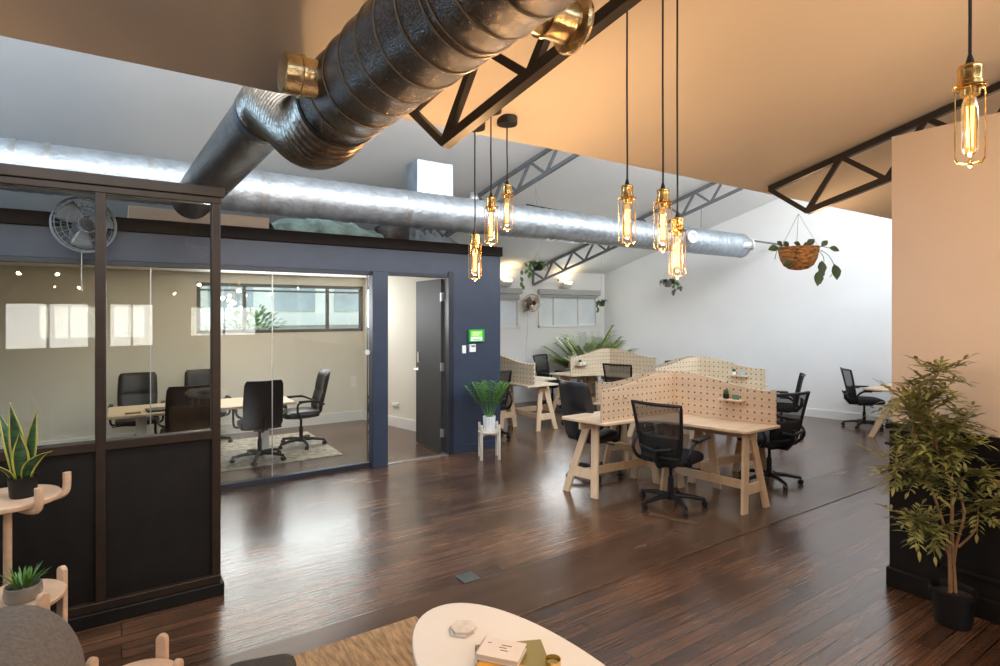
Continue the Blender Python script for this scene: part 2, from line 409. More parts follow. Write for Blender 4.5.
# ------------------------------------------------------------------ meeting room box
WY = 6.0
T = .10
mb = MB()
mb.bx(3.27, boxside(WY), WY, WY + T, 0, 2.424)                   # solid right part
mb.bx(-4.3, 3.27, WY, WY + T, 2.166, 2.424)                      # header
mb.prism([(boxside(WY + T) - T, WY + T), (boxside(WY + T), WY + T), (boxside(YB), YB), (boxside(YB) - T, YB)], 0, 2.424)
struct(mb.build('wall_meeting_front', m_navy, smooth=False))
mb = MB().bx(-4.3, boxside(WY) + .02, WY - .03, WY + T, 2.424, 2.544)
struct(mb.build('trim_4', m_fascia, bev=.006))
mb = MB().prism([(boxside(WY) - .06, WY + T), (boxside(WY) + .01, WY + T), (boxside(YB) + .01, YB), (boxside(YB) - .06, YB)], 2.424, 2.544)
struct(mb.build('trim_5', m_fascia, smooth=False))
struct(MB().prism([(-4.3, WY + T), (boxside(WY + T) - T, WY + T), (boxside(YB) - T, YB), (-4.3, YB)], 2.27, 2.31).build('ceiling_meeting', m_room, smooth=False))
# pale lining inside the room
mb = MB().prism([(boxside(WY + T) - T - .012, WY + T), (boxside(WY + T) - T, WY + T), (boxside(YB) - T, YB), (boxside(YB) - T - .012, YB)], 0, 2.27)
mb.bx(-4.3, .86, YB - .012, YB, 0, 2.27).bx(3.22, boxside(YB) - T, YB - .012, YB, 0, 2.27).bx(.86, 3.22, YB - .012, YB, 0, WZ0).bx(.86, 3.22, YB - .012, YB, WZ1, 2.27)
mb.bx(-2.2, -2.1, WY + T, YB, 0, 2.27)
struct(mb.build('wall_meeting_lining', m_room, smooth=False))
mb = MB().prism([(boxside(WY + T) - T - .03, WY + T), (boxside(WY + T) - T - .01, WY + T), (boxside(YB) - T - .01, YB), (boxside(YB) - T - .03, YB)], 0, .15)
mb.bx(-2.1, boxside(YB) - T, YB - .03, YB - .01, 0, .15)
struct(mb.build('baseboard_meeting', m_whitep, smooth=False))
struct(MB().bx(3.32, boxside(WY), WY - .014, WY, 0, .10).build('baseboard_front', m_navy, bev=.003))
struct(MB().bx(2.29, 2.47, WY - .06, WY + .13, 0, 2.166).build('trim_6', m_navy, bev=.006))
mb = MB().bx(3.255, 3.325, WY - .02, WY + .10, 0, 2.20).bx(2.47, 3.255, WY - .01, WY + .12, 2.13, 2.166)
struct(mb.build('trim_7', m_navyd, bev=.004))
struct(MB().bx(2.47, 3.255, WY + .0, WY + .05, 0, .008).build('trim_8', m_galv))

# glass front
gf = empty('glass_front', 'frameless glass front of the meeting room in thin dark channel beside navy post', 'glass wall', (0, WY + .04, 0))
xs = [-4.28, -2.93, -1.88, -.83, .22, 1.267, 2.28]
for a, b in zip(xs[:-1], xs[1:]):
    MB().bx(a + .003, b - .003, -.006, .006, .05, 2.125).build('glass_pane', m_glass, gf, smooth=False)
MB().bx(-4.28, 2.29, -.04, .04, 0, .055).build('bottom_channel', m_navyd, gf, bev=.004)
MB().bx(-4.28, 2.29, -.04, .04, 2.12, 2.166).build('top_channel', m_navyd, gf, bev=.004)
mb = MB().lathe([(.030, 0), (.030, .006), (.026, .010)], 20, (2.262, -.008, 1.27), rotmat((0, -1, 0)))
mb.build('round_lock', m_whitep, gf)
for a in xs[1:-1]:
    MB().bx(a - .004, a + .004, -.007, .007, .05, 2.125).build('pane_joint', m_galv, gf, smooth=False)

# door leaf standing open into the room
dr = struct(MB().bx(-.022, .022, 0, .70, .012, 2.12).build('door_1', m_door, loc=(3.245, WY + .12, 0), bev=.003))
MB().lathe([(.024, 0), (.024, .008)], 16, (-.022, .63, .98), rotmat((-1, 0, 0))).tube([(-.03, .63, .98), (-.07, .63, .98), (-.07, .52, .98)], .009, 8).bx(-.028, -.02, .60, .66, 1.06, 1.20).build('door_handle', m_chrome, dr)
for hz in (.25, 1.05, 1.9):
    MB().bx(-.026, .012, -.012, .012, hz - .05, hz + .05).build('hinge', m_galv, dr)

# windows (frames, panes, blinds)
def window(n, x0, x1, y, z0, z1, mull, fm, gm, ft=.045, blind=None):
    w = struct(MB().bx(x0, x1, y - .02, y + .06, z0, z0 + ft).bx(x0, x1, y - .02, y + .06, z1 - ft, z1)
               .bx(x0, x0 + ft, y - .02, y + .06, z0, z1).bx(x1 - ft, x1, y - .02, y + .06, z0, z1).build('window_%d' % n, fm, bev=.004))
    for mx in mull:
        MB().bx(mx - .02, mx + .02, y - .01, y + .05, z0, z1).build('mullion', fm, w)
    es = [x0 + ft] + list(mull) + [x1 - ft]
    for a, b in zip(es[:-1], es[1:]):
        MB().bx(a, b, y + .02, y + .026, z0 + ft, z1 - ft).build('pane', gm, w, smooth=False)
    if blind:
        MB().bx(x0 - .03, x1 + .03, y - .09, y - .02, z1 - .06, z1 + .05).build('blind_cassette', blind, w, bev=.01)
        MB().bx(x0 + .02, x1 - .02, y - .05, y - .045, z1 - blind_drop, z1 - .05).build('blind', blind, w, smooth=False)
    return w
blind_drop = .13
w = window(1, .86, 3.22, YB, WZ0, WZ1, (1.47, 2.66), m_grey, m_glass)
MB().bx(.88, 3.2, YB - .03, YB - .01, 2.015, 2.04).build('transom', m_grey, w)
blind_drop = .17
window(2, 4.95, 6.31, YB, WZ0, WZ1, (5.6,), m_whitep, m_film, blind=m_blind)
blind_drop = .11
w3 = window(3, 6.77, 8.33, YB, WZ0, WZ1, (7.17, 7.82), m_whitep, m_film, blind=m_blind)
for i, (a, b) in enumerate(((-1.55, -.42), (-.2, .5), (1.4, 3.0))):
    w = window(4 + i, a, b, -4.02, 1.1, 1.9, ((a + b) / 2,), m_frame, m_glass)

# skylight glazing over the valley
w = struct(MB().bx(-4.3, 11, YV - .03, YV + .03, HV + .02, HV + .07).build('window_7', m_grey, smooth=False))
for k in range(12):
    MB().bx(-4.2 + k * 1.3, -4.16 + k * 1.3, YV - .02, YV + .02, HV + .07, ceil_far(YV)).build('mullion', m_grey, w, smooth=False)

# ------------------------------------------------------------------ glazed partition
PY = 3.825
pt = empty('glazed_partition', 'brown-black framed screen with two glass panes over black lower panels', 'partition', (0, PY, 0))
PX1 = .50; pw = .05
posts = [PX1 - pw, -.12, -.69, -1.26, -1.83]
MB().bx(-1.9, PX1 + .02, -.05, .05, 2.40, 2.46).bx(-1.9, PX1 + .005, -.04, .04, 2.36, 2.40).build('top_rail', m_frame, pt, bev=.005)
MB().bx(-1.9, PX1, -.035, .035, .945, 1.0).build('middle_rail', m_frame, pt, bev=.006)
MB().bx(-1.9, PX1 + .018, -.055, .055, 0, .075).build('skirting', m_black, pt, bev=.006)
MB().bx(-1.9, PX1, -.045, .045, .075, .125).build('bottom_rail', m_frame, pt, bev=.006)
for x in posts:
    MB().bx(x, x + pw, -.037, .037, .10, 2.39).build('post', m_frame, pt, bev=.006)
for a, b in zip(posts[1:], posts[:-1]):
    MB().bx(a + pw, b, -.004, .004, 1.0, 2.36).build('glass_pane', m_glassp, pt, smooth=False)
    MB().bx(a + pw, b, -.012, .012, .125, .945).build('lower_panel', m_black, pt, smooth=False)

# ------------------------------------------------------------------ roof trusses
def truss(label, x_at, yref, ytop, ybot, yend, ceil, mat, end_vertical=False, gap=.03, depth=.30, w=.045):
    """x_at: truss X at Y=yref; runs from low end (ytop / ybot) up to yend."""
    X = lambda y: x_at + SK * (y - yref)
    tp = lambda y: Vector((X(y), y, ceil(y) - gap))
    bt = lambda y: Vector((X(y), y, ceil(y) - depth))
    y0 = yend
    r = empty('roof_truss', label, 'roof truss', (X(ytop), ytop, 0), group=None)
    off = -Vector(r.location)
    def bar(nm, p, q, ww, hh):
        MB().bar(p + off, q + off, ww, hh).build(nm, mat, r, smooth=False)
    bar('top_chord', tp(ytop), tp(yend), w, w * .9)
    bar('bottom_chord', bt(ybot), bt(yend), w, w * .9)
    if end_vertical:
        bar('end_strut', bt(ybot), tp(ybot), w * .8, w * .8)
    yb = ybot - (.27 if end_vertical else 0); yt = ytop
    while yb > yend + .2:
        bar('brace', tp(yt), bt(yb), w * .7, w * .7)
        yt2 = yb - .2
        bar('brace', bt(yb), tp(yt2), w * .7, w * .7)
        yt = yt2; yb -= .445
    return r
truss('brown-black roof truss lit warm under the big dark duct', 1.114, 2.08, 2.30, 2.08, -1.6, ceil_near, m_iron)
truss('brown-black roof truss with the wicker basket hanging off its end', 3.94, 2.08, 2.32, 2.08, -1.6, ceil_near, m_iron)
truss('grey roof truss seen behind the three left pendant lamps', 4.37, 4.89, 8.79, 8.76, 2.7, ceil_far, m_grey, True)
truss('grey roof truss whose low end meets the back wall beside the bronze fan', 6.61, 8.80, 8.79, 8.76, 2.7, ceil_far, m_grey, True)

# ------------------------------------------------------------------ ducts
def ribbed(pts_r, step, ridge, seg=28, jit=0.0):
    """resample path [(p,r)] finely, alternate ridge"""
    P = spline([p for p, r in pts_r], 24); R = []
    n = len(pts_r) - 1
    for i in range(len(P)):
        t = i / 24; k = min(int(t), n - 1); f = t - k
        R.append(pts_r[k][1] * (1 - f) + pts_r[k + 1][1] * f)
    out, rr, acc = [], [], 0; L = 0
    D = [0]
    for a, b in zip(P[:-1], P[1:]): D.append(D[-1] + (b - a).length)
    d = 0; i = 0; k = 0
    while d <= D[-1]:
        while i < len(D) - 2 and D[i + 1] < d: i += 1
        f = (d - D[i]) / max(1e-9, D[i + 1] - D[i])
        out.append(P[i].lerp(P[i + 1], min(f, 1))); q = R[i] * (1 - f) + R[min(i + 1, len(R) - 1)] * f
        rr.append(q + ridge * (0, 1, 0, -1)[k % 4] + random.uniform(-jit, jit)); d += step / 4; k += 1
    return MB().tube(out, rr, seg)
DY, DZ, DR = 5.5, 2.80, .19
sd = empty('ventilation_duct', 'long silver foil duct running in front of the dark blue wall to the white wall', 'duct', (0, DY, DZ))
ribbed([(Vector((-2.3, 0, 0)), DR), (Vector((3, 0, 0)), DR), (Vector((8.36, 0, 0)), DR)], .10, .0032, 32, .0012).build('duct_pipe', m_foil, sd, ang=60)
for x in (-.66, -.46, .2, 1.05, 2.45, 4.85):
    MB().tube([(x - .018, 0, 0), (x + .018, 0, 0)], DR + .006, 32).build('joint_band', m_galv, sd)
MB().lathe([(DR, 0), (DR + .006, .01), (DR - .02, .02), (.02, .025)], 32, (8.36, 0, 0), rotmat((1, 0, 0))).build('end_cap', m_galv, sd)
MB().lathe([(.055, 0), (.055, .18), (.085, .18), (.085, .20), (.055, .205)], 20, (8.18, -.12, -.02), rotmat((.75, -.66, .05))).build('outlet_spigot', m_whitemet, sd)
MB().lathe([(.06, 0), (.06, .08), (.088, .08), (.088, .10), (.062, .10), (.055, .05)], 20, (6.86, -.16, 0), rotmat((-.2, -1, .05))).build('outlet_spigot', m_whitemet, sd)
# hangers
for x in (4.22, 7.40):
    MB().tube([(x, .02, DR), (x, .02, ceil_far(DY) - DZ - .30)], .006, 6).build('hanger_rod', m_grey, sd)

bd = empty('ventilation_duct', 'thick dark foil-wrapped duct crossing overhead with ribbed elbow and tin spigots', 'duct', (.641, 1.976, 2.439))
O = Vector(bd.location)
def rel(*p): return Vector(p) - O
AX = lambda y: Vector((.641 - .066 * (y - 1.976), y, 2.439 - .037 * (y - 1.976))) - O     # axis of the main run
PR = .148
run = [(AX(1.976), PR), (AX(1.2), PR), (AX(.4), PR), (AX(-.8), PR)]
ribbed(run, .06, .0006, 36, .0008).build('duct_pipe', m_foil_shade, bd, ang=60)
d = (run[1][0] - run[0][0]).normalized()
for y in (1.86, 1.74, 1.62, 1.50, 1.385, 1.27, 1.17, 1.145, 1.06, .95, .8, .65, .5, .3, .1):
    Rm = rotmat(d); rr = PR + .002; tilt = Matrix.Rotation(.09, 3, 'X')
    ring = [AX(y) + Rm @ (tilt @ Vector((rr * math.cos(t), rr * math.sin(t), 0))) for t in [2 * PI * j / 40 for j in range(40)]]
    MB().tube(ring, .0022, 6, closed=True).build('wire_band', m_wire, bd)
elb = [(rel(.638, 3.2, 2.76), .150), (rel(.643, 3.0, 2.745), .150), (rel(.650, 2.70, 2.60), .148), (rel(.652, 2.40, 2.452), .140), (rel(.648, 2.17, 2.418), .143), (rel(.641, 1.976, 2.439), .147)]
ribbed(elb, .046, .0070, 32).build('flexible_elbow', m_flex, bd, ang=80)
ribbed([(rel(.49, 5.40, 2.64), .150), (rel(.564, 4.3, 2.70), .150), (rel(.638, 3.2, 2.76), .150)], .07, .0012, 32, .001).build('branch_pipe', m_foil_shade, bd, ang=60)
MB().tube([rel(.636, 3.23, 2.758), rel(.640, 3.17, 2.761)], .158, 32).build('collar', m_laptop, bd)
MB().tube([run[0][0] - d * .012, run[0][0] + d * .008], .152, 36).build('collar', m_piping, bd)
lf = Vector((-1, 0, 0))
MB().lathe([(.060, 0), (.060, .175), (.066, .177), (.066, .187), (.061, .189), (.062, .235), (.057, .240), (.02, .240)], 28, AX(1.83), rotmat(lf)).build('capped_spigot', m_brassf, bd)
rt = Vector((1, 0, 0))
MB().lathe([(.054, 0), (.054, .20), (.060, .202), (.060, .212), (.055, .214), (.055, .29), (.074, .294), (.078, .302), (.075, .312), (.056, .312), (.050, .26)], 28, AX(1.148), rotmat(rt)).build('open_spigot', m_brassf, bd)

o = MB().bx(2.70, 3.15, 5.68, 5.98, 2.93, 3.40).build('duct_plenum_box', m_foil, bev=.006)
tag(o, 'silver foil-faced box standing up behind the long duct', 'plenum box')
o = MB().lathe([(.07, 0), (.07, .10), (.05, .15), (.02, .17)], 18, (3.38, 5.62, 2.93)).build('vent_cowl', m_galv)
tag(o, 'small rounded tin cowl beside the foil-faced box on the duct', 'vent')
# thin conduit and cables
cd = spline([(4.15, 5.72, 3.03), (5.6, 5.62, 3.0), (7.2, 5.5, 2.93), (wall_r(5.33) - .004, 5.33, 2.86)], 6)
o = MB().tube(cd, .016, 8).build('conduit_pipe', m_grey)
tag(o, 'thin grey conduit running above the silver duct into the white wall', 'pipe')
o = MB().tube(spline([(4.2, 5.70, 3.06), (5.2, 5.64, 3.01), (6.2, 5.58, 3.01), (7.25, 5.5, 2.94)], 6), .008, 6).build('cable', m_cable)
tag(o, 'thin dark cable lying along the grey conduit', 'cable')
# stuff on the meeting-room roof
def crumple(name, x0, x1, y0, y1, z0, h, mat, label, cat, n=14):
    rnd = random.Random(hash(name + str(x0)) % 1000 if False else int(x0 * 100) + 11)
    H = [[rnd.random() for _ in range(n + 1)] for _ in range(6)]
    def fn(u, v):
        i, j = int(round(u * n)), int(round(v * 5)); e = math.sin(PI * v) * (.5 + .5 * math.sin(PI * min(1, max(0, u))))
        return (x0 + (x1 - x0) * u, y0 + (y1 - y0) * v + .03 * H[j][i], z0 + h * e * (.55 + .45 * H[j][i]))
    o = MB().grid(fn, n, 5).build(name, mat, solid=.006, smooth=False); tag(o, label, cat); return o
struct(MB().prism([(-4.3, WY + T), (boxside(WY + T) - .06, WY + T), (boxside(YB) - .06, YB), (-4.3, YB)], 2.50, 2.53).build('ceiling_meeting_top', m_fascia, smooth=False))
crumple('plastic_sheet', 1.32, 2.52, 6.12, 6.6, 2.537, .30, m_plasticwrap, 'crumpled teal plastic sheeting lying on the meeting room roof', 'plastic sheet')
crumple('insulation_foil', 2.9, 3.6, 6.25, 6.7, 2.537, .26, m_foil, 'crumpled silver insulation foil on the meeting room roof', 'insulation')
o = MB().bx(.05, 1.26, 6.15, 6.6, 2.531, 2.68).build('timber_board', m_tan, bev=.004); tag(o, 'pale board lying on the meeting room roof under the duct', 'board')
mb = MB().lathe([(.02, 0), (.2, .02), (.21, .2), (.16, .22)], 20, (2.72, 6.42, 2.53))
o = mb.build('duct_offcut', m_foil_shade); tag(o, 'dark round duct offcut between plastic sheeting and foil on the roof', 'duct')

# ------------------------------------------------------------------ pendant lamps
LAMPS = [
    ((1.420, 2.345), 2.085, 'brass cage pendant hanging lowest of the left three over navy wall corner'),
    ((1.428, 2.214), 2.242, 'brass cage pendant hanging in the middle of the left three, before the silver duct'),
    ((1.557, 2.270), 2.326, 'brass cage pendant on the shortest cord of the left three'),
    ((1.565, 1.492), 2.178, 'leftmost brass cage pendant of the centre three'),
    ((1.620, 1.371), 2.148, 'middle brass cage pendant of the centre three'),
    ((1.720, 1.388), 2.057, 'lowest and rightmost brass cage pendant of the centre three'),
    ((1.565, .467), 2.251, 'large-looking brass cage pendant in front of the cream wall at right'),
]
LL = .225
def make_lamp(i):
    (x, y), zt, lab = LAMPS[i]
    c = ceil_near(y)
    r = empty('pendant_lamp', lab, 'pendant lamp', (x, y, zt - LL), group='brass cage pendants')
    top = c - zt + LL
    MB().lathe([(.048, top - .025), (.050, top - .02), (.050, top + .012), (.01, top + .014)], 24).build('ceiling_rose', m_iron, r)
    MB().tube([(0, 0, LL - .005), (0.001, 0, LL + .1), (-.001, 0, (LL + top) / 2), (0, 0, top - .02)], .0034, 8).build('cord', m_cable, r)
    MB().lathe([(.004, LL + .022), (.008, LL + .006), (.009, LL - .002)], 12).build('cord_grip', m_cable, r)
    MB().lathe([(.006, LL), (.021, LL - .002), (.023, LL - .008), (.0215, LL - .014), (.022, LL - .036), (.024, LL - .038), (.024, LL - .052), (.019, LL - .054), (.018, LL - .068), (.005, LL - .068)], 24).build('socket', m_brass, r)
    mb = MB(); rc = .030
    mb.tube([(rc * math.cos(t), rc * math.sin(t), LL - .05) for t in [2 * PI * k / 20 for k in range(20)]], .0022, 6, closed=True)
    for k in range(6):
        t = 2 * PI * k / 6 + .3; cx, sx = math.cos(t), math.sin(t)
        mb.tube([(.022 * cx, .022 * sx, LL - .046), ((rc + .004) * cx, (rc + .004) * sx, LL - .046), (rc * cx, rc * sx, LL - .054), (rc * cx, rc * sx, .018), ((rc - .006) * cx, (rc - .006) * sx, .009), (.003 * cx, .003 * sx, .006)], .0014, 5)
    mb.lathe([(.002, -.003), (.0055, 0), (.0055, .010), (.002, .013)], 10)
    mb.build('cage', m_brass, r)
    b = MB().lathe([(.010, LL - .07), (.0145, LL - .085), (.0155, LL - .10), (.0155, .040), (.012, .028), (.004, .022)], 18).build('bulb', m_bulbg, r)
    mb = MB()
    for k in range(5):
        t = 2 * PI * k / 5; a = .0062
        mb.tube([(a * math.cos(t), a * math.sin(t), LL - .092), (a * .8 * math.cos(t + .5), a * .8 * math.sin(t + .5), .044)], .0013, 5)
    mb.build('filament', m_fil, b)
    l = bpy.data.lights.new('pendant_glow', 'POINT'); l.energy = LP; l.color = (1.0, .59, .28); l.shadow_soft_size = .03
    lo = bpy.data.objects.new('pendant_glow', l); COL.objects.link(lo); lo.location = (x, y, zt - LL + .09 - .13)
LP = 7.5
for i in range(len(LAMPS)): make_lamp(i)

# ------------------------------------------------------------------ chairs
def star_base(r):
    MB().lathe([(.045, .065), (.045, .115), (.03, .125)], 16).build('base_hub', m_bplast, r)
    for k in range(5):
        a = 2 * PI * k / 5 + .3; c, s = math.cos(a), math.sin(a)
        MB().tube([(.03 * c, .03 * s, .098), (.16 * c, .16 * s, .095), (.31 * c, .31 * s, .072)], [.026, .022, .016], 8).build('base_arm', m_bplast, r)
        cs = MB().tube([(.31 * c, .31 * s, .085), (.31 * c, .31 * s, .05)], .009, 8).build('caster', m_bplast, r)
        MB().lathe([(.006, -.022), (.026, -.022), (.029, -.016), (.029, -.004), (.012, -.003), (.012, .003), (.029, .004), (.029, .016), (.026, .022), (.006, .022)], 14, (.31 * c + .008 * s, .31 * s - .008 * c, .0295), rotmat((-s * .8 + c * .4, c * .8 + s * .4, 0))).build('wheel', m_bplast, cs)
    MB().tube([(0, 0, .11), (0, 0, .27)], .026, 12).tube([(0, 0, .27), (0, 0, .40)], .017, 12).build('gas_lift', m_bplast, r)
    MB().box((0, 0, .405), (.22, .16, .04)).tube([(.05, -.05, .40), (.03, -.22, .385), (.05, -.27, .385)], .007, 6).build('tilt_mechanism', m_bplast, r)

def cushion(cx, cy, cz, sx, sy, sz, mat, name, r, dome=.02):
    n = 10; mb = MB()
    def sq(t, p=.32):
        c, s = math.cos(t), math.sin(t)
        return (math.copysign(abs(c) ** p, c), math.copysign(abs(s) ** p, s))
    prof = [(.80, -sz / 2), (.97, -sz / 2 + .012), (1.0, 0), (.97, sz / 2 - .014), (.86, sz / 2), (.5, sz / 2 + dome * .7), (.02, sz / 2 + dome)]
    seg = 36; vs = []
    for k, z in prof:
        for i in range(seg):
            x, y = sq(2 * PI * i / seg); vs.append((cx + x * k * sx / 2, cy + y * k * sy / 2, cz + z))
    fs = [(i * seg + k, i * seg + (k + 1) % seg, (i + 1) * seg + (k + 1) % seg, (i + 1) * seg + k) for i in range(len(prof) - 1) for k in range(seg)]
    fs += [tuple(range(seg - 1, -1, -1)), tuple((len(prof) - 1) * seg + k for k in range(seg))]
    return mb.add(vs, fs).build(name, mat, r, ang=50)

def mesh_chair():
    r = bpy.data.objects.new('office_chair', None); COL.objects.link(r)
    star_base(r)
    cushion(.03, 0, .465, .47, .48, .085, m_bfab, 'seat', r)
    # backrest: x is forward, so back plane is at x ~ -.25 leaning backwards; wider at the top
    def back(u, v, off=0.0):
        w = .20 + .045 * v - .03 * (2 * abs(v - .25)) * (1 if v < .25 else 0)
        y = (u - .5) * 2 * w
        z = .50 + .50 * v
        x = -.235 - .10 * v * v - .02 * math.sin(PI * v) + .05 * (2 * (u - .5)) ** 2 + off
        return (x, y, z)
    loop = []
    for k in range(11): loop.append(back(k / 10, 1.0))
    for k in range(1, 10): loop.append(back(1.0, 1 - k / 10))
    for k in range(11): loop.append(back(1 - k / 10, 0.0))
    for k in range(1, 10): loop.append(back(0.0, k / 10))
    MB().tube(loop, .016, 8, closed=True).build('back_frame', m_bplast, r)
    MB().grid(lambda u, v: back(.03 + .94 * u, .42 + .56 * v), 10, 8).build('mesh_panel', m_mesh, r)
    MB().grid(lambda u, v: back(.03 + .94 * u, .02 + .41 * v, .004), 10, 6).build('lumbar_panel', m_meshl, r, solid=.012)
    MB().tube([(-.02, 0, .41), (-.22, 0, .42), (-.29, 0, .50), (-.30, 0, .62)], [.03, .03, .028, .02], 8).tube([(-.285, -.16, .60), (-.305, 0, .57), (-.285, .16, .60)], .016, 8).build('back_stem', m_bplast, r)
    for s in (-1, 1):
        a = MB().tube(spline([(-.06, .20 * s, .42), (-.14, .265 * s, .45), (-.20, .285 * s, .55), (-.12, .29 * s, .645), (.02, .29 * s, .655)], 5), .017, 8).build('armrest', m_bplast, r)
        MB().box((0, 0, 0), (.27, .07, .03)).build('arm_pad', m_bplast, a, loc=(.03, .29 * s, .672), bev=.013, bseg=3)
    return r

def padded_chair(high=.52, both=False):
    r = bpy.data.objects.new('office_chair', None); COL.objects.link(r)
    star_base(r)
    cushion(.03, 0, .455, .48, .48, .09, m_bleath, 'seat', r)
    def back(u, v, off=0.0):
        e = 1 - abs(2 * u - 1) ** 6
        w = .215 + .012 * math.sin(PI * v); y = (u - .5) * 2 * w
        return (-.225 - .13 * v + .02 * math.cos(PI * (u - .5) * 2) * -1 + off, y, .47 + high * v)
    # padded front in three horizontal rolls, plain shell behind
    mb = MB(); N, K = 14, 24
    def front(u, v):
        roll = (abs(math.sin(PI * (v * 2.0 + .0)) ) ** .35) * .018 + .012
        edge = min(1, 8 * min(u, 1 - u)) ** .5 * min(1, 10 * min(v, 1 - v)) ** .5
        x, y, z = back(u, v); k = 1 - (.10 if (v > .93) else 0) * ((v - .93) / .07)
        return (x + (roll + .012) * edge, y * k, z)
    def rear(u, v):
        x, y, z = back(u, v); k = 1 - (.10 if (v > .93) else 0) * ((v - .93) / .07)
        roll = (abs(math.sin(PI * v * 2.0)) ** .35) * .018 if both else 0
        return (x - (.022 + roll) * (min(1, 8 * min(u, 1 - u)) ** .5), y * k, z)
    mb.grid(front, N, K).grid(lambda u, v: rear(1 - u, v), N, K)
    # side strips
    for uu in (0, 1):
        mb.grid(lambda a, v: Vector(front(uu, v)).lerp(Vector(rear(uu, v)), a if uu else 1 - a), 1, K)
    mb.grid(lambda u, a: Vector(front(u, 1)).lerp(Vector(rear(u, 1)), a), N, 1)
    mb.build('backrest', m_bleath, r, ang=60)
    MB().tube([(-.02, 0, .405), (-.20, 0, .405), (-.27, 0, .46), (-.275, 0, .60)], [.028, .028, .026, .02], 8).build('back_stem', m_bplast, r)
    for s in (-1, 1):
        a = MB().tube(spline([(.08, .19 * s, .42), (.10, .275 * s, .43), (.13, .285 * s, .56), (.09, .285 * s, .635), (-.10, .285 * s, .64), (-.20, .27 * s, .60), (-.25, .22 * s, .58)], 5), .014, 8).build('armrest', m_bplast, r)
        MB().box((0, 0, 0), (.22, .05, .022)).build('arm_pad', m_bplast, a, loc=(.0, .285 * s, .652), bev=.009, bseg=3)
    return r

CS = .93
def place(kind, x, y, deg, label, group, sc=1.0, cache={}):
    if kind not in cache:
        r = mesh_chair() if kind == 'mesh' else padded_chair(.62 if kind == 'pad' else .56, kind == 'pad')
        cache[kind] = r
    else: r = copy_tree(cache[kind])
    r.location = (x, y, 0); r.rotation_euler = (0, 0, math.radians(deg)); r.scale = (CS * sc,) * 3
    r['label'] = label; r['category'] = 'chair'; r['group'] = group
    return r
GD = 'chairs at the plywood desks'; GM = 'chairs round the meeting table'
place('mesh', 4.05, 3.34, 12, 'black mesh-back office chair nearest the viewer at the front desk', GD)
place('pad', 4.11, 4.41, 9, 'black padded office chair with stitched back left of the front desk', GD)
place('mesh', 5.42, 3.24, 80, 'black mesh office chair at the right end of the front desk, turned away', GD)
place('mesh', 6.44, 6.20, 20, 'black mesh chair with raised arms before the middle back desk', GD)
place('mesh', 6.52, 8.05, -70, 'black mesh chair by the back wall between left and middle desks', GD)
place('mesh', 4.19, 6.55, 75, 'dark office chair half hidden behind the navy wall corner', GD)
place('mesh', 7.45, 6.40, 100, 'black chair with only its top showing behind the farthest peg divider', GD)
place('mesh', 7.66, 4.40, 120, 'black chair seen side-on behind the front right chair, near the white wall', GD, .92)
place('mesh', 9.22, 4.02, -48, 'black mesh chair against the white wall at the desk behind the tree', GD, .93)
place('meet', 1.33, 7.0, 88, 'black meeting chair with its back to the glass, right of the front pair', GM)
place('meet', .57, 6.95, 92, 'black meeting chair with its back to the glass, seen through the framed screen', GM)
place('meet', .90, 8.15, -88, 'black meeting chair on the window side, half behind the screen end post', GM)
place('meet', .16, 8.12, -92, 'black meeting chair on the window side, leftmost in the room', GM)
place('meet', 1.92, 7.48, 182, 'black meeting chair at the right end of the meeting table, side-on', GM)

# ------------------------------------------------------------------ plywood desks
DH = .68
def frame_leg(name, parent, c, ang, h=DH - .03, spread=.20, lean=None):
    """flat A-frame whose plane contains the direction ang; c is the floor centre"""
    t = .028
    def P(s, z): return (s, z)
    mb = MB()
    sh = Matrix.Identity(4)
    if lean is not None: sh[2][1] = Vector(lean).dot(Vector((math.sin(ang), -math.cos(ang), 0))) / h
    T4 = Matrix.Translation(Vector(c)) @ Matrix.Rotation(ang, 4, 'Z') @ Matrix.Rotation(PI / 2, 4, 'X') @ sh
    for s in (-1, 1):
        mb.prism([(s * spread, 0), (s * (spread - .074), 0), (s * -.004, h), (s * .075, h)][::-s], -t / 2, t / 2, T4)
    mb.prism([(-.155, .15), (.155, .15), (.130, .235), (-.130, .235)], -t / 2 + .001, t / 2 - .001, T4)
    mb.prism([(-.09, h - .09), (.09, h - .09), (.075, h), (-.075, h)], -t / 2 + .001, t / 2 - .001, T4)
    return mb.build(name, m_plyleg, parent, bev=.003)

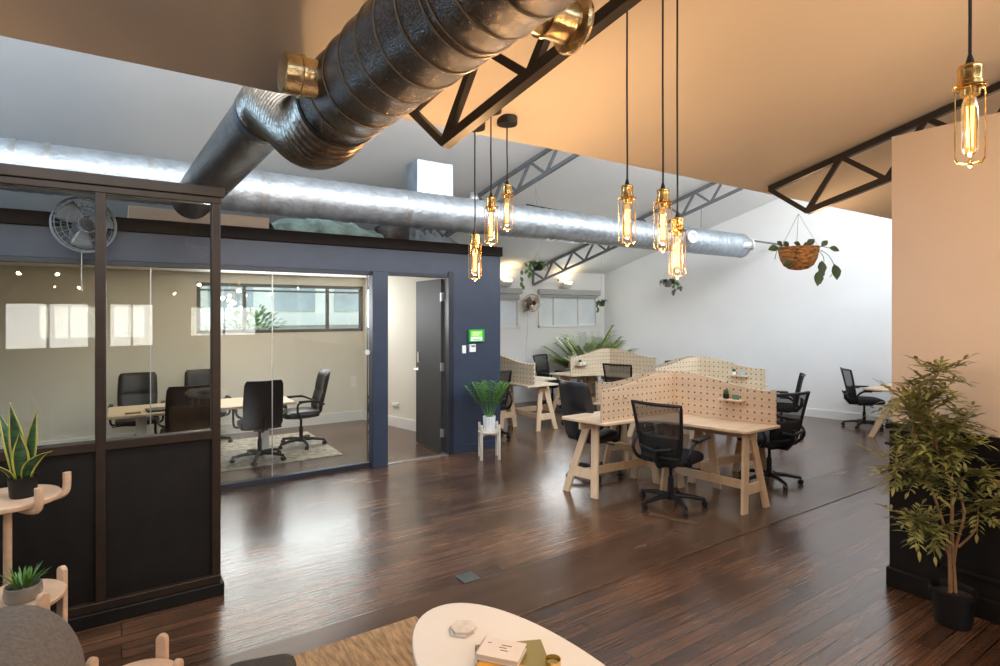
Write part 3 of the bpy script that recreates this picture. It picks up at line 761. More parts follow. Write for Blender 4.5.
def pod(label, cx, cy, arms, quads, mat_top=None, divm=None, ends=None, Ls=(.9, .9, .9, .9), DH=.68):
    r = empty('desk_cluster', label, 'desk', (cx, cy, 0), group='plywood desk clusters')
    A = [math.radians(a) for a in (180, -78, 0, 102)]
    for k in arms:
        La = Ls[k]; he = (ends or {}).get(k, .30); hc = .41; mb = MB(); n = 24; t = .018
        top = [he + (hc - he) * (.5 + .5 * math.cos(PI * min(1, max(0, (i / n - .08) / .85)))) for i in range(n + 1)]
        poly = [(i / n * La, top[i]) for i in range(n + 1)]
        poly = [(La, 0)] + [(x, z) for x, z in reversed(poly)] + [(0, 0)]
        T4 = Matrix.Rotation(PI / 2, 4, 'X')
        mb.prism(poly, -t / 2, t / 2, T4)
        mb.build('peg_divider', divm or m_peg, r, loc=(0, 0, DH + .001), rz=A[k], smooth=False)
    for q in quads:      # quad q: wide along arm q, narrow along arm q-1
        La = Ls[q]; Lb = Ls[(q + 3) % 4]
        ea = Vector((math.cos(A[q]), math.sin(A[q]), 0)); b = A[(q + 3) % 4]; eb = Vector((math.cos(b), math.sin(b), 0))
        prof = [(0, 0), (Lb + .01, 0), (Lb + .01, .05), (.78, .065), (.64, .09), (.55, .15), (.50, .26), (.485, .40), (.47, La - .03), (.44, La + .01), (0, La + .01)]
        poly = [(eb * x + ea * y)[:2] for x, y in prof]
        area = sum(p[0] * q2[1] - q2[0] * p[1] for p, q2 in zip(poly, poly[1:] + poly[:1]))
        if area < 0: poly = poly[::-1]
        MB().prism(poly, DH - .026, DH).build('desktop', mat_top or m_ply, r, bev=.005)
        # frame near the end of the wide arm
        c = ea * (La - .03) + eb * .26
        lg = frame_leg('trestle_leg', r, c, math.atan2(eb.y, eb.x), DH - .03, lean=ea * -(.20 if q == 0 else .07))
        MB().bar(ea * (La - .09) + eb * .26 + Vector((0, 0, .20)), ea * .10 + eb * .20 + Vector((0, 0, .20)), .024, .075).build('stretcher', m_plyleg, r, bev=.003)
        MB().bar(ea * (La - .02) + eb * .26 + Vector((0, 0, DH - .065)), ea * .05 + eb * .26 + Vector((0, 0, DH - .065)), .024, .07).build('desk_rail', m_plyleg, r, bev=.003)
        frame_leg('trestle_leg', r, ea * .14 + eb * .22, math.atan2(eb.y, eb.x), DH - .03, spread=.17)
    return r
def arm_shelf(parent, arm_deg, s, z, side, w=.20):
    a = math.radians(arm_deg); e = Vector((math.cos(a), math.sin(a), 0)); nrm = Vector((-e.y, e.x, 0)) * side
    c = e * s + nrm * .065 + Vector((0, 0, z))
    MB().box(c, (w, .10, .012), rz=a).build('peg_shelf', m_ply, parent, bev=.002)
    for q in (-.06, .06):
        MB().tube([c + e * q - nrm * .06 - Vector((0, 0, .012)), c + e * q + nrm * .04 - Vector((0, 0, .012))], .006, 8).build('peg', m_plyleg, parent)
    return Vector(parent.location) + c
def pegs(parent, arm_deg, s, z, side):
    a = math.radians(arm_deg); e = Vector((math.cos(a), math.sin(a), 0)); nrm = Vector((-e.y, e.x, 0)) * side
    p = e * s + Vector((0, 0, z))
    MB().tube([p, p + nrm * .045 + Vector((0, 0, .006))], .007, 8).build('peg', m_brass, parent)

ALL = (0, 1, 2, 3)
p1 = pod('nearest plywood four-way desk with warm lit pegboard dividers', 4.61, 3.76, ALL, ALL, ends={2: .20, 3: .23}, Ls=(1.0, .97, .9, .93), DH=.71)
p4 = pod('plywood desk cluster behind the nearest one, before the white wall', 6.78, 5.10, ALL, ALL, m_ply_day, m_peg_day, ends={2: .24, 3: .22})
p2 = pod('plywood desk cluster in front of the areca palm', 7.08, 7.16, ALL, ALL, m_ply_day, m_peg_day, ends={2: .24, 3: .24})
p3 = pod('plywood desk cluster emerging from behind the navy wall corner', 4.68, 7.40, (1, 2, 3), (2, 3), m_ply_day, m_peg_day, ends={1: .29, 2: .22, 3: .22}, Ls=(.95, .98, .95, .95))
MB().bx(.06, .62, -1.0, -.06, DH - .026, DH).build('desktop', m_ply_day, p3, bev=.005)
frame_leg('trestle_leg', p3, (.48, -.90, 0), 0, lean=(0, .10, 0))
frame_leg('trestle_leg', p3, (.1, -.45, 0), 0, spread=.16)
MB().bx(.3, .325, -.9, -.1, .18, .25).build('stretcher', m_plyleg, p3, bev=.003)
for s, z in ((.72, .71 + .20), (.84, .71 + .20)): pegs(p1, 180, s, z, 1)
pegs(p3, -78, .60, DH + .2, 1); pegs(p3, -78, .78, DH + .2, 1)
s1 = arm_shelf(p1, -78, .60, .71 + .195, -1, .22)
s2 = arm_shelf(p1, 0, .74, .71 + .16, -1, .16)
s3 = arm_shelf(p4, -78, .58, DH + .19, -1, .24)
s4 = arm_shelf(p2, 180, .70, DH + .16, 1, .24)
# desk against the white wall, seen past the tree
d5 = empty('desk', 'pale plywood trestle desk corner jutting out beside the tree', 'desk', (8.52, 3.3, 0))
MB().bx(-.05, 1.05, -.42, .42, DH - .026, DH).build('desktop', m_ply, d5, bev=.005)
frame_leg('trestle_leg', d5, (.08, .0, 0), PI / 2, spread=.40); frame_leg('trestle_leg', d5, (.85, 0, 0), PI / 2, spread=.35)
MB().bx(.08, .85, -.012, .012, .18, .25).build('stretcher', m_plyleg, d5, bev=.003)

def mini_cactus(p, label, potm, h=.05):
    r = empty('cactus_pot', label, 'potted plant', p, group='small cactus pots on peg shelves')
    MB().lathe([(.020, 0), (.026, .004), (.028, .045), (.024, .046), (.022, .038)], 16).build('pot', potm, r)
    mb = MB().lathe([(.006, .036), (.020, .045), (.024, .062), (.018, .078), (.004, .088)], 12)
    for k in range(5):
        t = 2 * PI * k / 5; mb.leaf((0, 0, .06), (math.cos(t), math.sin(t), .9), (0, 0, 1), .05, .016)
    mb.build('cactus', m_leafd, r)
    return r
def card(p, rz, label, mat):
    o = MB().box((0, 0, .022), (.062, .010, .044)).build('desk_card', mat, loc=p, rz=rz, bev=.002); tag(o, label, 'card', 'small cards on peg shelves'); return o
up = Vector((0, 0, .0065)); ed = Vector((math.cos(math.radians(-78)), math.sin(math.radians(-78)), 0))
mini_cactus(s1 + up - ed * .05, 'tiny cactus in black pot on the nearest desk shelf', m_bplast)
card(s1 + up + ed * .04, math.radians(-78), 'small green card on the nearest desk shelf', m_greencard)
mini_cactus(s2 + up - Vector((.045, 0, 0)), 'tiny cactus in grey pot just behind the nearest peg divider', m_potc)
card(s2 + up + Vector((.04, 0, 0)), 0, 'small blue card just behind the nearest peg divider', m_bluecard)
mini_cactus(s3 + up - ed * .06, 'tiny cactus in white pot on the far right peg shelf', m_whitep)
card(s3 + up + ed * .05, math.radians(-78), 'small blue card on the far right peg shelf', m_bluecard)
mini_cactus(s4 + up - Vector((.04, 0, 0)), 'tiny cactus in white pot on the middle back desk shelf', m_whitep)
card(s4 + up + Vector((.05, 0, 0)), 0, 'small pale card on the middle back desk shelf', m_ribpot)

# ------------------------------------------------------------------ meeting room furniture
MH = .655
mt = empty('meeting_table', 'long pale oak meeting table on white legs behind the glass', 'table', (.80, 7.30, 0))
MB().bx(-.92, .92, -.36, .38, MH - .03, MH).build('tabletop', m_oak, mt, bev=.006)
for x in (-.62, .64):
    MB().bx(x - .05, x + .05, -.05, .05, .03, MH - .03).build('leg', m_whitemet, mt, bev=.008)
    MB().bx(x - .045, x + .045, -.30, .30, 0, .035).build('foot', m_whitemet, mt, bev=.008)
MB().bx(-.62, .64, -.03, .03, MH - .08, MH - .03).build('cross_beam', m_whitemet, mt)
lp = empty('laptop', 'closed dark blue laptop lying on the meeting table', 'laptop', (.36, 7.12, MH), .1)
MB().bx(-.14, .14, -.1, .1, 0, .014).build('laptop_base', m_laptop, lp, bev=.004)
MB().bx(-.14, .14, -.1, .1, .015, .024).build('laptop_lid', m_laptop, lp, bev=.004)
o = MB().bx(-.07, .07, -.035, .035, 0, .012).build('wooden_tray', m_brassstrip, loc=(.10, 7.06, MH), bev=.003); tag(o, 'small brown wooden tray beside the laptop', 'tray')
o = MB().bx(-.35, 2.22, 6.72, 8.3, 0, .010).build('rug', m_rugw, bev=.004, loc=(0, 0, .0)); tag(o, 'cream patterned rug under the meeting table', 'rug')
o = MB().lathe([(.055, 0), (.055, -.006), (.04, -.008)], 20).build('downlight', m_down, loc=(1.98, 7.3, 2.27)); tag(o, 'round recessed downlight in the meeting room ceiling', 'downlight')
# sockets, switch, thermostat, exit sign
def plate(name, x, y, z, w, h, label, cat, rz=0.0, d=.012):
    r = empty(name, label, cat, (x, y, z), rz)
    MB().bx(-w / 2, w / 2, -d, .004, -h / 2, h / 2).build('cover_plate', m_whitep, r, bev=.003)
    return r
sk_ang = math.atan2(-1, SK) - PI  # along the skewed wall
so = plate('wall_socket', 3.06, YB - .013, .62, .11, .17, 'white wall panel low on the meeting room back wall', 'socket')
for dx in (-.02, .02): MB().bx(dx - .008, dx + .008, -.017, -.012, -.02, .02).build('switch_rocker', m_ribpot, so)
yy = 7.95
so = plate('wall_socket', boxside(yy) - T - .012, yy, .33, .15, .075, 'white double socket on the pale wall seen through the open door', 'socket', math.atan2(1, SK) + PI)
for dx in (-.035, .035):
    MB().bx(dx - .025, dx + .025, -.04, -.012, -.02, .02).build('plug', m_whitep, so, bev=.006)
sw = plate('light_switch', 3.475, WY, 1.262, .052, .095, 'white light switch left of the thermostat on navy wall', 'switch')
for dz in (-.018, .018): MB().bx(-.010, .010, -.017, -.012, dz - .01, dz + .01).build('switch_rocker', m_ribpot, sw, bev=.002)
th = plate('thermostat', 3.59, WY, 1.275, .085, .095, 'white thermostat with small grey screen on navy wall', 'thermostat', d=.025)
MB().bx(-.022, .032, -.027, -.025, .012, .034).build('screen', m_plate, th)
for dx in (-.02, 0, .02): MB().bx(dx - .006, dx + .006, -.028, -.025, -.02, -.012).build('button', m_ribpot, th)
ex = empty('exit_sign', 'bright green box sign on the navy wall above the switches', 'sign', (3.64, WY, 1.425))
MB().bx(-.112, .112, -.04, 0, -.078, .078).build('sign_case', m_grn, ex, bev=.008)
MB().bx(-.092, .075, -.043, -.040, -.012, .062).build('lime_panel', m_grnl, ex)
MB().bx(-.092, .075, -.043, -.040, -.060, -.014).build('white_band', m_whitep, ex)
MB().bx(-.06, .05, -.0445, -.043, .030, .042).bx(-.07, .02, -.0445, -.043, .008, .016).build('text_line', m_whitep, ex)
MB().bx(-.06, .05, -.0445, -.043, -.046, -.038).build('text_line', m_grn, ex)

# ------------------------------------------------------------------ wall fans, floodlights
def fan(loc, yaw, R, mat, label, pull=False):
    r = empty('wall_fan', label, 'fan', loc, yaw)
    # faces -Y locally
    mb = MB()
    for rr, y in ((R, 0), (R * .97, -.05), (R * .97, .05), (R * .62, -.075), (R * .3, -.085), (R * .62, .07)):
        mb.tube([(rr * math.cos(t), y, rr * math.sin(t)) for t in [2 * PI * k / 32 for k in range(32)]], .0035 if rr < R else .007, 6, closed=True)
    for k in range(28):
        t = 2 * PI * k / 28; c, s = math.cos(t), math.sin(t)
        mb.tube([(.03 * c, -.088, .03 * s), (R * .6 * c, -.076, R * .6 * s), (R * c, 0, R * s), (R * .6 * c, .07, R * .6 * s), (.05 * c, .075, .05 * s)], .0014, 4)
    mb.build('cage', mat, r)
    mb = MB()
    for k in range(3):
        a = 2 * PI * k / 3 + .4
        def bl(u, v):
            t = a + (v - .5) * 1.25 * (1 - .25 * u); q = R * (.14 + .74 * u)
            return (q * math.cos(t), -.02 + .06 * (v - .5), q * math.sin(t))
        mb.grid(bl, 5, 6)
    mb.build('blade', mat, r, solid=.004)
    MB().lathe([(.01, .09), (.042, .088), (.045, .07), (.04, .06)], 20, (0, 0, 0), rotmat((0, -1, 0))).build('hub_badge', m_bplast, r)
    MB().lathe([(.05, 0), (.055, .05), (.045, .10), (.02, .12)], 18, (0, .04, 0), rotmat((0, 1, 0))).tube([(0, .13, 0), (0, .14, -.09), (0, .19, -.10)], .014, 8).box((0, .195, -.09), (.08, .02, .13)).build('motor', m_bplast if not pull else mat, r)
    if pull: MB().tube([(-.01, .02, -R), (-.012, .02, -R - .16), (-.01, .02, -R - .30)], .002, 5).lathe([(.003, -.02), (.008, -.01), (.004, 0)], 10, (-.01, .02, -R - .30)).build('pull_cord', m_whitep, r)
    return r
fan((-.255, WY - .22, 2.43), .35, .225, m_fanp, 'smoky round wall fan on the navy fascia seen through the framed screen', True)
fan((6.44, YB - .24, 1.90), -.2, .165, m_bronze, 'small bronze wall fan between the two back windows')
o = MB().tube(spline([(6.52, YB - .012, 1.82), (6.50, YB - .012, 1.3), (6.47, YB - .012, .9), (6.52, YB - .012, .3)], 6), .004, 6).build('fan_cord', m_whitep); tag(o, 'thin white cord running down the wall below the bronze fan', 'cord')
for x, lab in ((5.95, 'small white floodlight above the left back window'), (7.42, 'small white floodlight above the right back window')):
    r = empty('floodlight', lab, 'floodlight', (x, YB - .01, 2.27))
    MB().box((0, -.08, 0), (.22, .08, .12), mat=Matrix.Rotation(.9, 3, 'X')).build('lamp_housing', m_whitemet, r, bev=.01)
    MB().box((0, -.107, .034), (.19, .006, .09), mat=Matrix.Rotation(.9, 3, 'X')).build('lamp_lens', m_glow, r)
    MB().bx(-.02, .02, -.06, .0, -.02, .02).build('bracket', m_whitemet, r)
    MB().lathe([(.02, 0), (.025, .03), (.01, .04)], 12, (-.16, -.02, .08)).build('sensor', m_bronze, r)

# ------------------------------------------------------------------ plants
def vine(mb, p, n, rnd, size, spread, drop):
    for _ in range(n):
        a = rnd.uniform(0, 2 * PI)
        q = Vector(p) + Vector((math.cos(a) * spread * rnd.uniform(.5, 1), math.sin(a) * spread * rnd.uniform(.5, 1), rnd.uniform(-drop, .03)))
        mb.leaf(q, (math.cos(a), math.sin(a), rnd.uniform(-.9, .3)), (0, 0, 1), size * rnd.uniform(.7, 1.2), size * .62, droop=.35)
# wicker basket on the black truss
bk = empty('hanging_basket', 'round wicker hanging basket with trailing leaves under the black truss end', 'hanging planter', (3.888, 2.112, 2.10))
zc = 2.10
prof = [(.02, -.100), (.06, -.092), (.095, -.066), (.118, -.02), (.130, .05), (.136, .056), (.128, .056), (.11, .02)]
MB().lathe(prof, 32).build('basket', m_wick, bk)
MB().lathe([(.118, .03), (.06, .045), (.005, .05)], 20).build('soil', m_soil, bk)
hz = 2.39 - zc
for k in range(3):
    a = 2 * PI * k / 3 + .6
    MB().tube([(.13 * math.cos(a), .13 * math.sin(a), .05), (0, 0, hz)], .0018, 5).build('hanger_wire', m_galv, bk)
rnd = random.Random(3); mb = MB(); rt = Vector((.8317, -.5552, 0)); fw = Vector((.5552, .8317, 0))
stems = [[(.6, 0, .05), (1.05, -.2, .06), (1.5, -.2, .05)], [(.7, -.4, .05), (1.05, -.5, -.02), (1.0, -.5, -.12), (.9, -.5, -.20)], [(.8, -.2, .05), (1.4, -.3, .0), (1.75, -.3, -.09), (1.5, -.3, -.15)], [(-.7, -.3, .05), (-1.2, -.3, .05), (-1.4, -.3, -.03)], [(-.5, -.9, .04), (-.75, -.9, -.06)]]
for st in stems:
    pts = spline([rt * (a * .13) + fw * (b * .13) + Vector((0, 0, z)) for a, b, z in st], 4)
    mb.tube(pts, .0022, 5)
for a, b, z, dx, dz, s in ((1.5, -.2, .05, .9, -.2, .07), (1.1, -.2, .06, .5, .6, .06), (.95, -.5, -.04, -.1, -1, .095), (.75, -.6, -.11, -.2, -1, .10), (1.05, -.5, -.10, -.5, -.7, .07), (1.72, -.3, -.06, .1, -1, .105), (-1.2, -.3, .05, -1, -.1, .08), (-1.0, -.3, .06, -.6, .5, .06), (-.8, -.9, -.05, -.9, -.35, .07), (.1, -.6, .06, .5, .5, .07), (-.3, .4, .06, -.6, .6, .07), (.5, .5, .06, .6, .5, .07), (-.2, -.6, .06, -.8, .35, .06)):
    mb.leaf(rt * (a * .13) + fw * (b * .13) + Vector((0, 0, z)), rt * dx + Vector((0, 0, dz)) - fw * .15, -fw + Vector((0, 0, .4)), s, s * .66, droop=.1)
mb.build('vine', m_leafd, bk)

def hanging_pot(loc, ztop, pr, label, nleaf, trail, mat=m_leafd, potm=m_bplast):
    r = empty('hanging_planter', label, 'hanging planter', loc)
    MB().lathe([(pr * .55, -pr * .9), (pr * .8, -pr * .7), (pr, pr * .55), (pr * .9, pr * .55), (pr * .8, pr * .2)], 20).build('pot', potm, r)
    hh = ztop - loc[2]
    MB().tube([(0, 0, min(hh * .6, .28)), (0, 0, hh)], .003, 5).build('hanger_cord', m_galv, r)
    for k in range(3):
        a = 2 * PI * k / 3 + .4
        MB().tube([(pr * math.cos(a), pr * math.sin(a), pr * .5), (0, 0, min(hh * .6, .28))], .0022, 5).build('hanger_wire', m_galv, r)
    rnd = random.Random(int(abs(loc[0]) * 31)); mb = MB()
    vine(mb, (0, 0, pr * .7), nleaf, rnd, pr * 1.1, pr * 1.2, pr * .5)
    for (dx, L) in trail:
        pts = spline([rt * (pr * .8 * (1 if dx > 0 else -1)) + Vector((0, 0, pr * .6)), rt * (dx * pr * 1.6) + Vector((0, 0, pr * .4)), rt * (dx * pr * 2.0) - Vector((0, 0, L * .6)), rt * (dx * pr * 1.8) - Vector((0, 0, L))], 4)
        mb.tube(pts, .003, 5)
        for q in pts[2::2]:
            mb.leaf(q, rt * rnd.uniform(-.6, .6) - Vector((0, 0, 1)) * rnd.uniform(.2, 1), -fw, pr * .9, pr * .6)
    mb.build('vine', mat, r)
    return r
hanging_pot((5.86, 7.61, 2.51), ceil_far(7.65), .095, 'dark hanging pot with trailing pothos near the navy wall corner', 26, [(-1.6, .32), (-.9, .12)], m_leafb)
hanging_pot((8.50, 7.08, 2.27), ceil_far(7.05), .085, 'small hanging plant against the white wall below the duct', 24, [(.8, .16), (1.4, .08)], m_leafd, m_potc)
hanging_pot((7.78, 8.09, 1.90), ceil_far(8.10), .07, 'little hanging plant at the corner beside the right back window', 22, [(-.6, .12)], m_leafd, m_leafd)

# areca palm behind the desks
ar = empty('areca_palm', 'bushy yellow-green areca palm by the back wall behind the desks', 'potted plant', (7.40, 8.05, 0))
MB().lathe([(.15, 0), (.17, .02), (.20, .36), (.18, .36), (.17, .32)], 24).build('pot', m_ribpot, ar)
MB().lathe([(.17, .33), (.01, .34)], 20).build('soil', m_soil, ar)
mb = MB(); rnd = random.Random(5)
for k in range(44):
    a = 2 * PI * k / 44 * 3 + rnd.uniform(-.2, .2); tilt = rnd.uniform(.10, .62); L = rnd.uniform(.85, 1.22)
    d = Vector((math.cos(a) * tilt, math.sin(a) * tilt, 1)).normalized()
    pts = []
    for i in range(9):
        t = i / 8
        pts.append(Vector((math.cos(a) * .04, math.sin(a) * .04, .33)) + d * L * t + Vector((math.cos(a), math.sin(a), 0)) * (.28 * t * t) - Vector((0, 0, .40 * tilt * t * t)))
    mb.tube(pts, [.008 * (1 - .7 * i / 8) for i in range(9)], 5)
    for i in range(4, 9):
        t0 = (pts[i] - pts[i - 1]).normalized(); sd_ = t0.cross(Vector((0, 0, 1))).normalized()
        for f in (0, .34, .67):
            q = pts[i - 1].lerp(pts[i], f)
            for s in (-1, 1): mb.leaf(q, t0 * .9 + sd_ * s + Vector((0, 0, .15)), (0, 0, 1), .36 * (1.2 - .08 * i), .046, segs=3, droop=.4)
mb.v = [(x, y if y < .45 else .45 + (y - .45) * .25, z) for x, y, z in mb.v]
mb.build('fronds', m_leafy, ar)

# stand + palm by the navy wall
def stool(loc, h, r0, label, cat, mat, legs=4, peg=.07, rz=.3, lw=.032, name='plant_stand'):
    r = empty(name, label, cat, loc, rz)
    MB().lathe([(.01, h - .022), (r0 - .004, h - .022), (r0, h - .016), (r0, h - .004), (r0 - .004, h), (.01, h)], 36).build('round_top', mat, r)
    for k in range(legs):
        a = 2 * PI * k / legs
        R4 = Matrix.Rotation(a, 4, 'Z') @ Matrix.Translation((r0 + .012, 0, 0))
        mb = MB()
        n = 8; top = [(math.cos(t) * lw / 2, h + peg - lw / 2 + math.sin(t) * lw / 2) for t in [PI * i / n for i in range(n + 1)]]
        poly = [(-lw / 2, 0), (lw / 2, 0)] + top
        T4 = R4 @ Matrix.Rotation(PI / 2, 4, 'Z') @ Matrix.Rotation(PI / 2, 4, 'X')
        mb.prism(poly, -.011, .011, T4)
        mb.build('leg', mat, r, bev=.004)
    MB().bar((-r0, 0, h - .036), (r0, 0, h - .036), .028, .03).bar((0, -r0, h - .036), (0, r0, h - .036), .028, .03).build('cross_brace', mat, r)
    return r
stool((3.60, 5.62, 0), .325, .135, 'small whitewashed four-leg plant stand against the navy wall', 'plant stand', m_ashw, 4, .085, .35, .028)
pp = empty('potted_palm', 'small green palm in white ribbed pot on the whitewashed stand', 'potted plant', (3.60, 5.62, .325))
n = 48; mb = MB()
def ribring(R, z): return [((R + .004 * math.cos(12 * t)) * math.cos(t), (R + .004 * math.cos(12 * t)) * math.sin(t), z) for t in [2 * PI * k / n for k in range(n)]]
vs = []; lv = [(.058, 0), (.062, .01), (.072, .17), (.066, .17), (.062, .13)]
for R, z in lv: vs += ribring(R, z)
fs = [(i * n + k, i * n + (k + 1) % n, (i + 1) * n + (k + 1) % n, (i + 1) * n + k) for i in range(len(lv) - 1) for k in range(n)] + [tuple(range(n - 1, -1, -1)), tuple((len(lv) - 1) * n + k for k in range(n))]
mb.add(vs, fs).build('ribbed_pot', m_ribpot, pp)
mb = MB(); rnd = random.Random(9)
for k in range(13):
    a = 2 * PI * k / 13; tl = rnd.uniform(.08, .52)
    base = Vector((.02 * math.cos(a), .02 * math.sin(a), .13)); d = Vector((math.cos(a) * tl, math.sin(a) * tl, 1)).normalized()
    pts = [base + d * .44 * t + Vector((math.cos(a), math.sin(a), 0)) * .06 * t * t for t in [i / 7 for i in range(8)]]
    mb.tube(pts, [.005 * (1 - .08 * i) for i in range(8)], 5)
    for i in range(4, 8):
        t0 = (pts[i] - pts[i - 1]).normalized(); s_ = t0.cross(Vector((0, 0, 1)))
        s_ = s_.normalized() if s_.length > .05 else Vector((1, 0, 0))
        for f in (0, .5):
            for s in (-1, 1): mb.leaf(pts[i - 1].lerp(pts[i], f), t0 * .6 + s_ * s, (0, 0, 1), .135, .030, droop=.2)
mb.build('fronds', m_leafb, pp)

# tree in black nursery pot
tr = empty('potted_tree', 'slender olive-leaved tree in black plastic pot against the black wainscot', 'potted plant', (3.79, 1.205, 0))
MB().lathe([(.080, 0), (.083, .01), (.100, .165), (.108, .167), (.110, .195), (.103, .197), (.098, .18), (.096, .155)], 32).build('nursery_pot', m_bplast, tr)
MB().lathe([(.098, .16), (.04, .17), (.003, .173)], 24).build('soil', m_soil, tr)
mb = MB(); lf_ = MB(); rnd = random.Random(12)
def W(r_, f_, z): return rt * r_ + fw * f_ + Vector((0, 0, z))
branches = [
    ([W(-.016, 0, .16), W(-.03, 0, .45), W(-.10, .02, .72), W(-.20, .03, .95), W(-.18, .02, 1.22)], .014),
    ([W(.012, 0, .16), W(.0, .01, .5), W(-.01, .0, .75), W(-.11, -.02, .98), W(-.15, -.02, 1.24), W(-.09, -.03, 1.40)], .015),
    ([W(.0, .012, .16), W(.012, .0, .40), W(.06, .0, .60), W(.05, .02, .74), W(.11, .0, .83), W(.24, -.05, .78), W(.40, -.1, .70)], .012),
    ([W(0, 0, .32), W(-.08, -.02, .46), W(-.16, -.03, .54), W(-.28, -.05, .60)], .008),
    ([W(.03, 0, .42), W(.11, -.02, .53), W(.13, -.02, .66), W(.20, -.06, .71)], .009),
    ([W(-.10, .02, .72), W(-.20, 0, .80), W(-.33, -.02, .88)], .007),
    ([W(-.10, 0, .95), W(-.20, -.03, 1.12), W(-.31, -.03, 1.24)], .006),
    ([W(-.12, -.01, 1.0), W(-.02, -.03, 1.08), W(.04, -.03, 1.13)], .005),
    ([W(-.05, 0, .86), W(-.02, -.05, .94), W(-.0, -.08, .99)], .005),
]
def twig(p, d, L, k):
    d = Vector(d).normalized(); q = [p + d * L * t - Vector((0, 0, .12 * L * t * t)) for t in (0, .33, .66, 1)]
    lf_.tube(q, .0016, 4)
    s_ = d.cross(Vector((0, 0, 1))); s_ = s_.normalized() if s_.length > .05 else Vector((1, 0, 0))
    for i in range(k):
        t = .2 + .8 * i / k; b = p + d * L * t - Vector((0, 0, .12 * L * t * t))
        for s in (-1, 1):
            lf_.leaf(b, d * .75 + s_ * s * .8 + Vector((0, 0, rnd.uniform(-.25, .35))), Vector((rnd.uniform(-.4, .4), rnd.uniform(-.4, .4), 1)), rnd.uniform(.038, .058), .0165, droop=.10)
    lf_.leaf(q[-1], d, (0, 0, 1), .06, .017)
for bi, (pts, r0) in enumerate(branches):
    S = spline(pts, 6); N = len(S)
    mb.tube(S, [r0 * .72 * (1 - .7 * i / (N - 1)) for i in range(N)], 8)
    start = int(N * (.55 if bi in (0, 1, 2) else .45))
    for i in range(start, N, 1):
        for _ in range(6 if bi < 2 else 4 if bi not in (2, 4) else 2):
            a = rnd.uniform(0, 2 * PI)
            twig(S[i], (math.cos(a), math.sin(a), rnd.uniform(-.7, 1.1)), rnd.uniform(.08, .17), 4)
mb.v = [(x if x < .10 else .10 + (x - .10) * .25, y, z) for x, y, z in mb.v]
mb.build('trunk', m_bark, tr)
lf_.v = [(x if x < .10 else .10 + (x - .10) * .25, y, z) for x, y, z in lf_.v]
lf_.build('foliage', m_leafo, tr)

# ------------------------------------------------------------------ left foreground: plant stands, plants, sofa, ottoman, stool
TS = (-.445, 3.50)
r = empty('plant_stand', 'tall pale wooden plant stand with round tray and upturned brackets by black panel', 'plant stand', (TS[0], TS[1], 0), .2)
MB().lathe([(.01, .812), (.198, .812), (.202, .817), (.202, .833), (.198, .838), (.01, .838)], 40).build('round_tray', m_ash, r)
MB().tube([(.0, 0, 0), (.0, 0, .812)], .017, 12).build('post', m_ash, r)
MB().lathe([(.01, 0), (.16, 0), (.165, .006), (.165, .02), (.01, .024)], 32, (.0, 0, 0)).build('foot_disc', m_ash, r)
for a in (-1.15, .10, 2.1, -2.7):
    c, s = math.cos(a), math.sin(a)
    MB().tube(spline([(.10 * c, .10 * s, .795), (.18 * c, .18 * s, .795), (.218 * c, .218 * s, .808), (.228 * c, .228 * s, .845), (.228 * c, .228 * s, .905)], 5), [.018] * 21, 10).build('bracket', m_ash, r, bev=0)
stool((-.37, 3.05, 0), .53, .175, 'low pale wooden stand under the grass pot, half behind the sofa', 'plant stand', m_ash, 4, .055, .62, .045)
# snake plant
sp = empty('snake_plant', 'snake plant with yellow-edged leaves in black pot on the tall stand', 'potted plant', (-.385, 3.47, .838), scale=.93)
MB().lathe([(.050, 0), (.055, .008), (.062, .095), (.064, .103), (.058, .103), (.054, .085)], 28).build('pot', m_bplast, sp)
MB().lathe([(.056, .086), (.003, .09)], 18).build('soil', m_soil, sp)
def sword(p, lean, h, w, tw, bend=0.0):
    P = Vector(p); L_ = Vector(lean); c, s = math.cos(tw), math.sin(tw); side = rt * c + fw * s
    pr = [.55, .75, .92, 1.0, .92, .66, .30, .02]
    core, edge = [], []
    for i, k in enumerate(pr):
        t = i / (len(pr) - 1)
        q = P + Vector((0, 0, h * t)) + L_ * t * t - Vector((0, 0, bend * t * t * t))
        core.append((q - side * w * k * .36, q + side * w * k * .36, q - side * w * k * .5, q + side * w * k * .5, q))
    nrm = side.cross(Vector((0, 0, 1)))
    mc, me_ = MB(), MB()
    vs = []; fs = []
    for a, b, c_, d_, q in core: vs += [a, q - nrm * w * .08, b]
    for i in range(len(core) - 1): fs += [(3 * i, 3 * i + 1, 3 * i + 4, 3 * i + 3), (3 * i + 1, 3 * i + 2, 3 * i + 5, 3 * i + 4)]
    mc.add(vs, fs)
    for lo, hi in ((2, 0), (1, 3)):
        vs = []
        for row in core: vs += [row[lo], row[hi]]
        me_.add(vs, [(2 * i, 2 * i + 1, 2 * i + 3, 2 * i + 2) for i in range(len(core) - 1)])
    o = mc.build('leaf', m_snake, sp, solid=.003); me_.build('leaf_edge', m_snakey, o, solid=.003)
for a in ((W(-.02, 0, .09), W(-.05, 0, 0), .385, .080, .1, 0), (W(.03, 0, .09), W(.04, 0, 0), .345, .075, -.2, 0), (W(.005, -.02, .09), W(.0, -.01, 0), .24, .075, .5, 0), (W(.03, -.02, .09), W(.15, -.02, 0), .19, .066, .3, .04), (W(-.03, -.03, .09), W(-.16, -.03, 0), .12, .06, -.3, .02), (W(-.02, .02, .09), W(-.12, .0, 0), .28, .065, .2, .06), (W(-.045, .01, .09), W(-.12, .03, 0), .33, .065, .6, 0)):
    sword(*a)
gp = empty('grass_pot', 'spiky grass plant in grey glazed bowl on the low wooden stand', 'potted plant', (-.335, 3.02, .53), scale=.88)
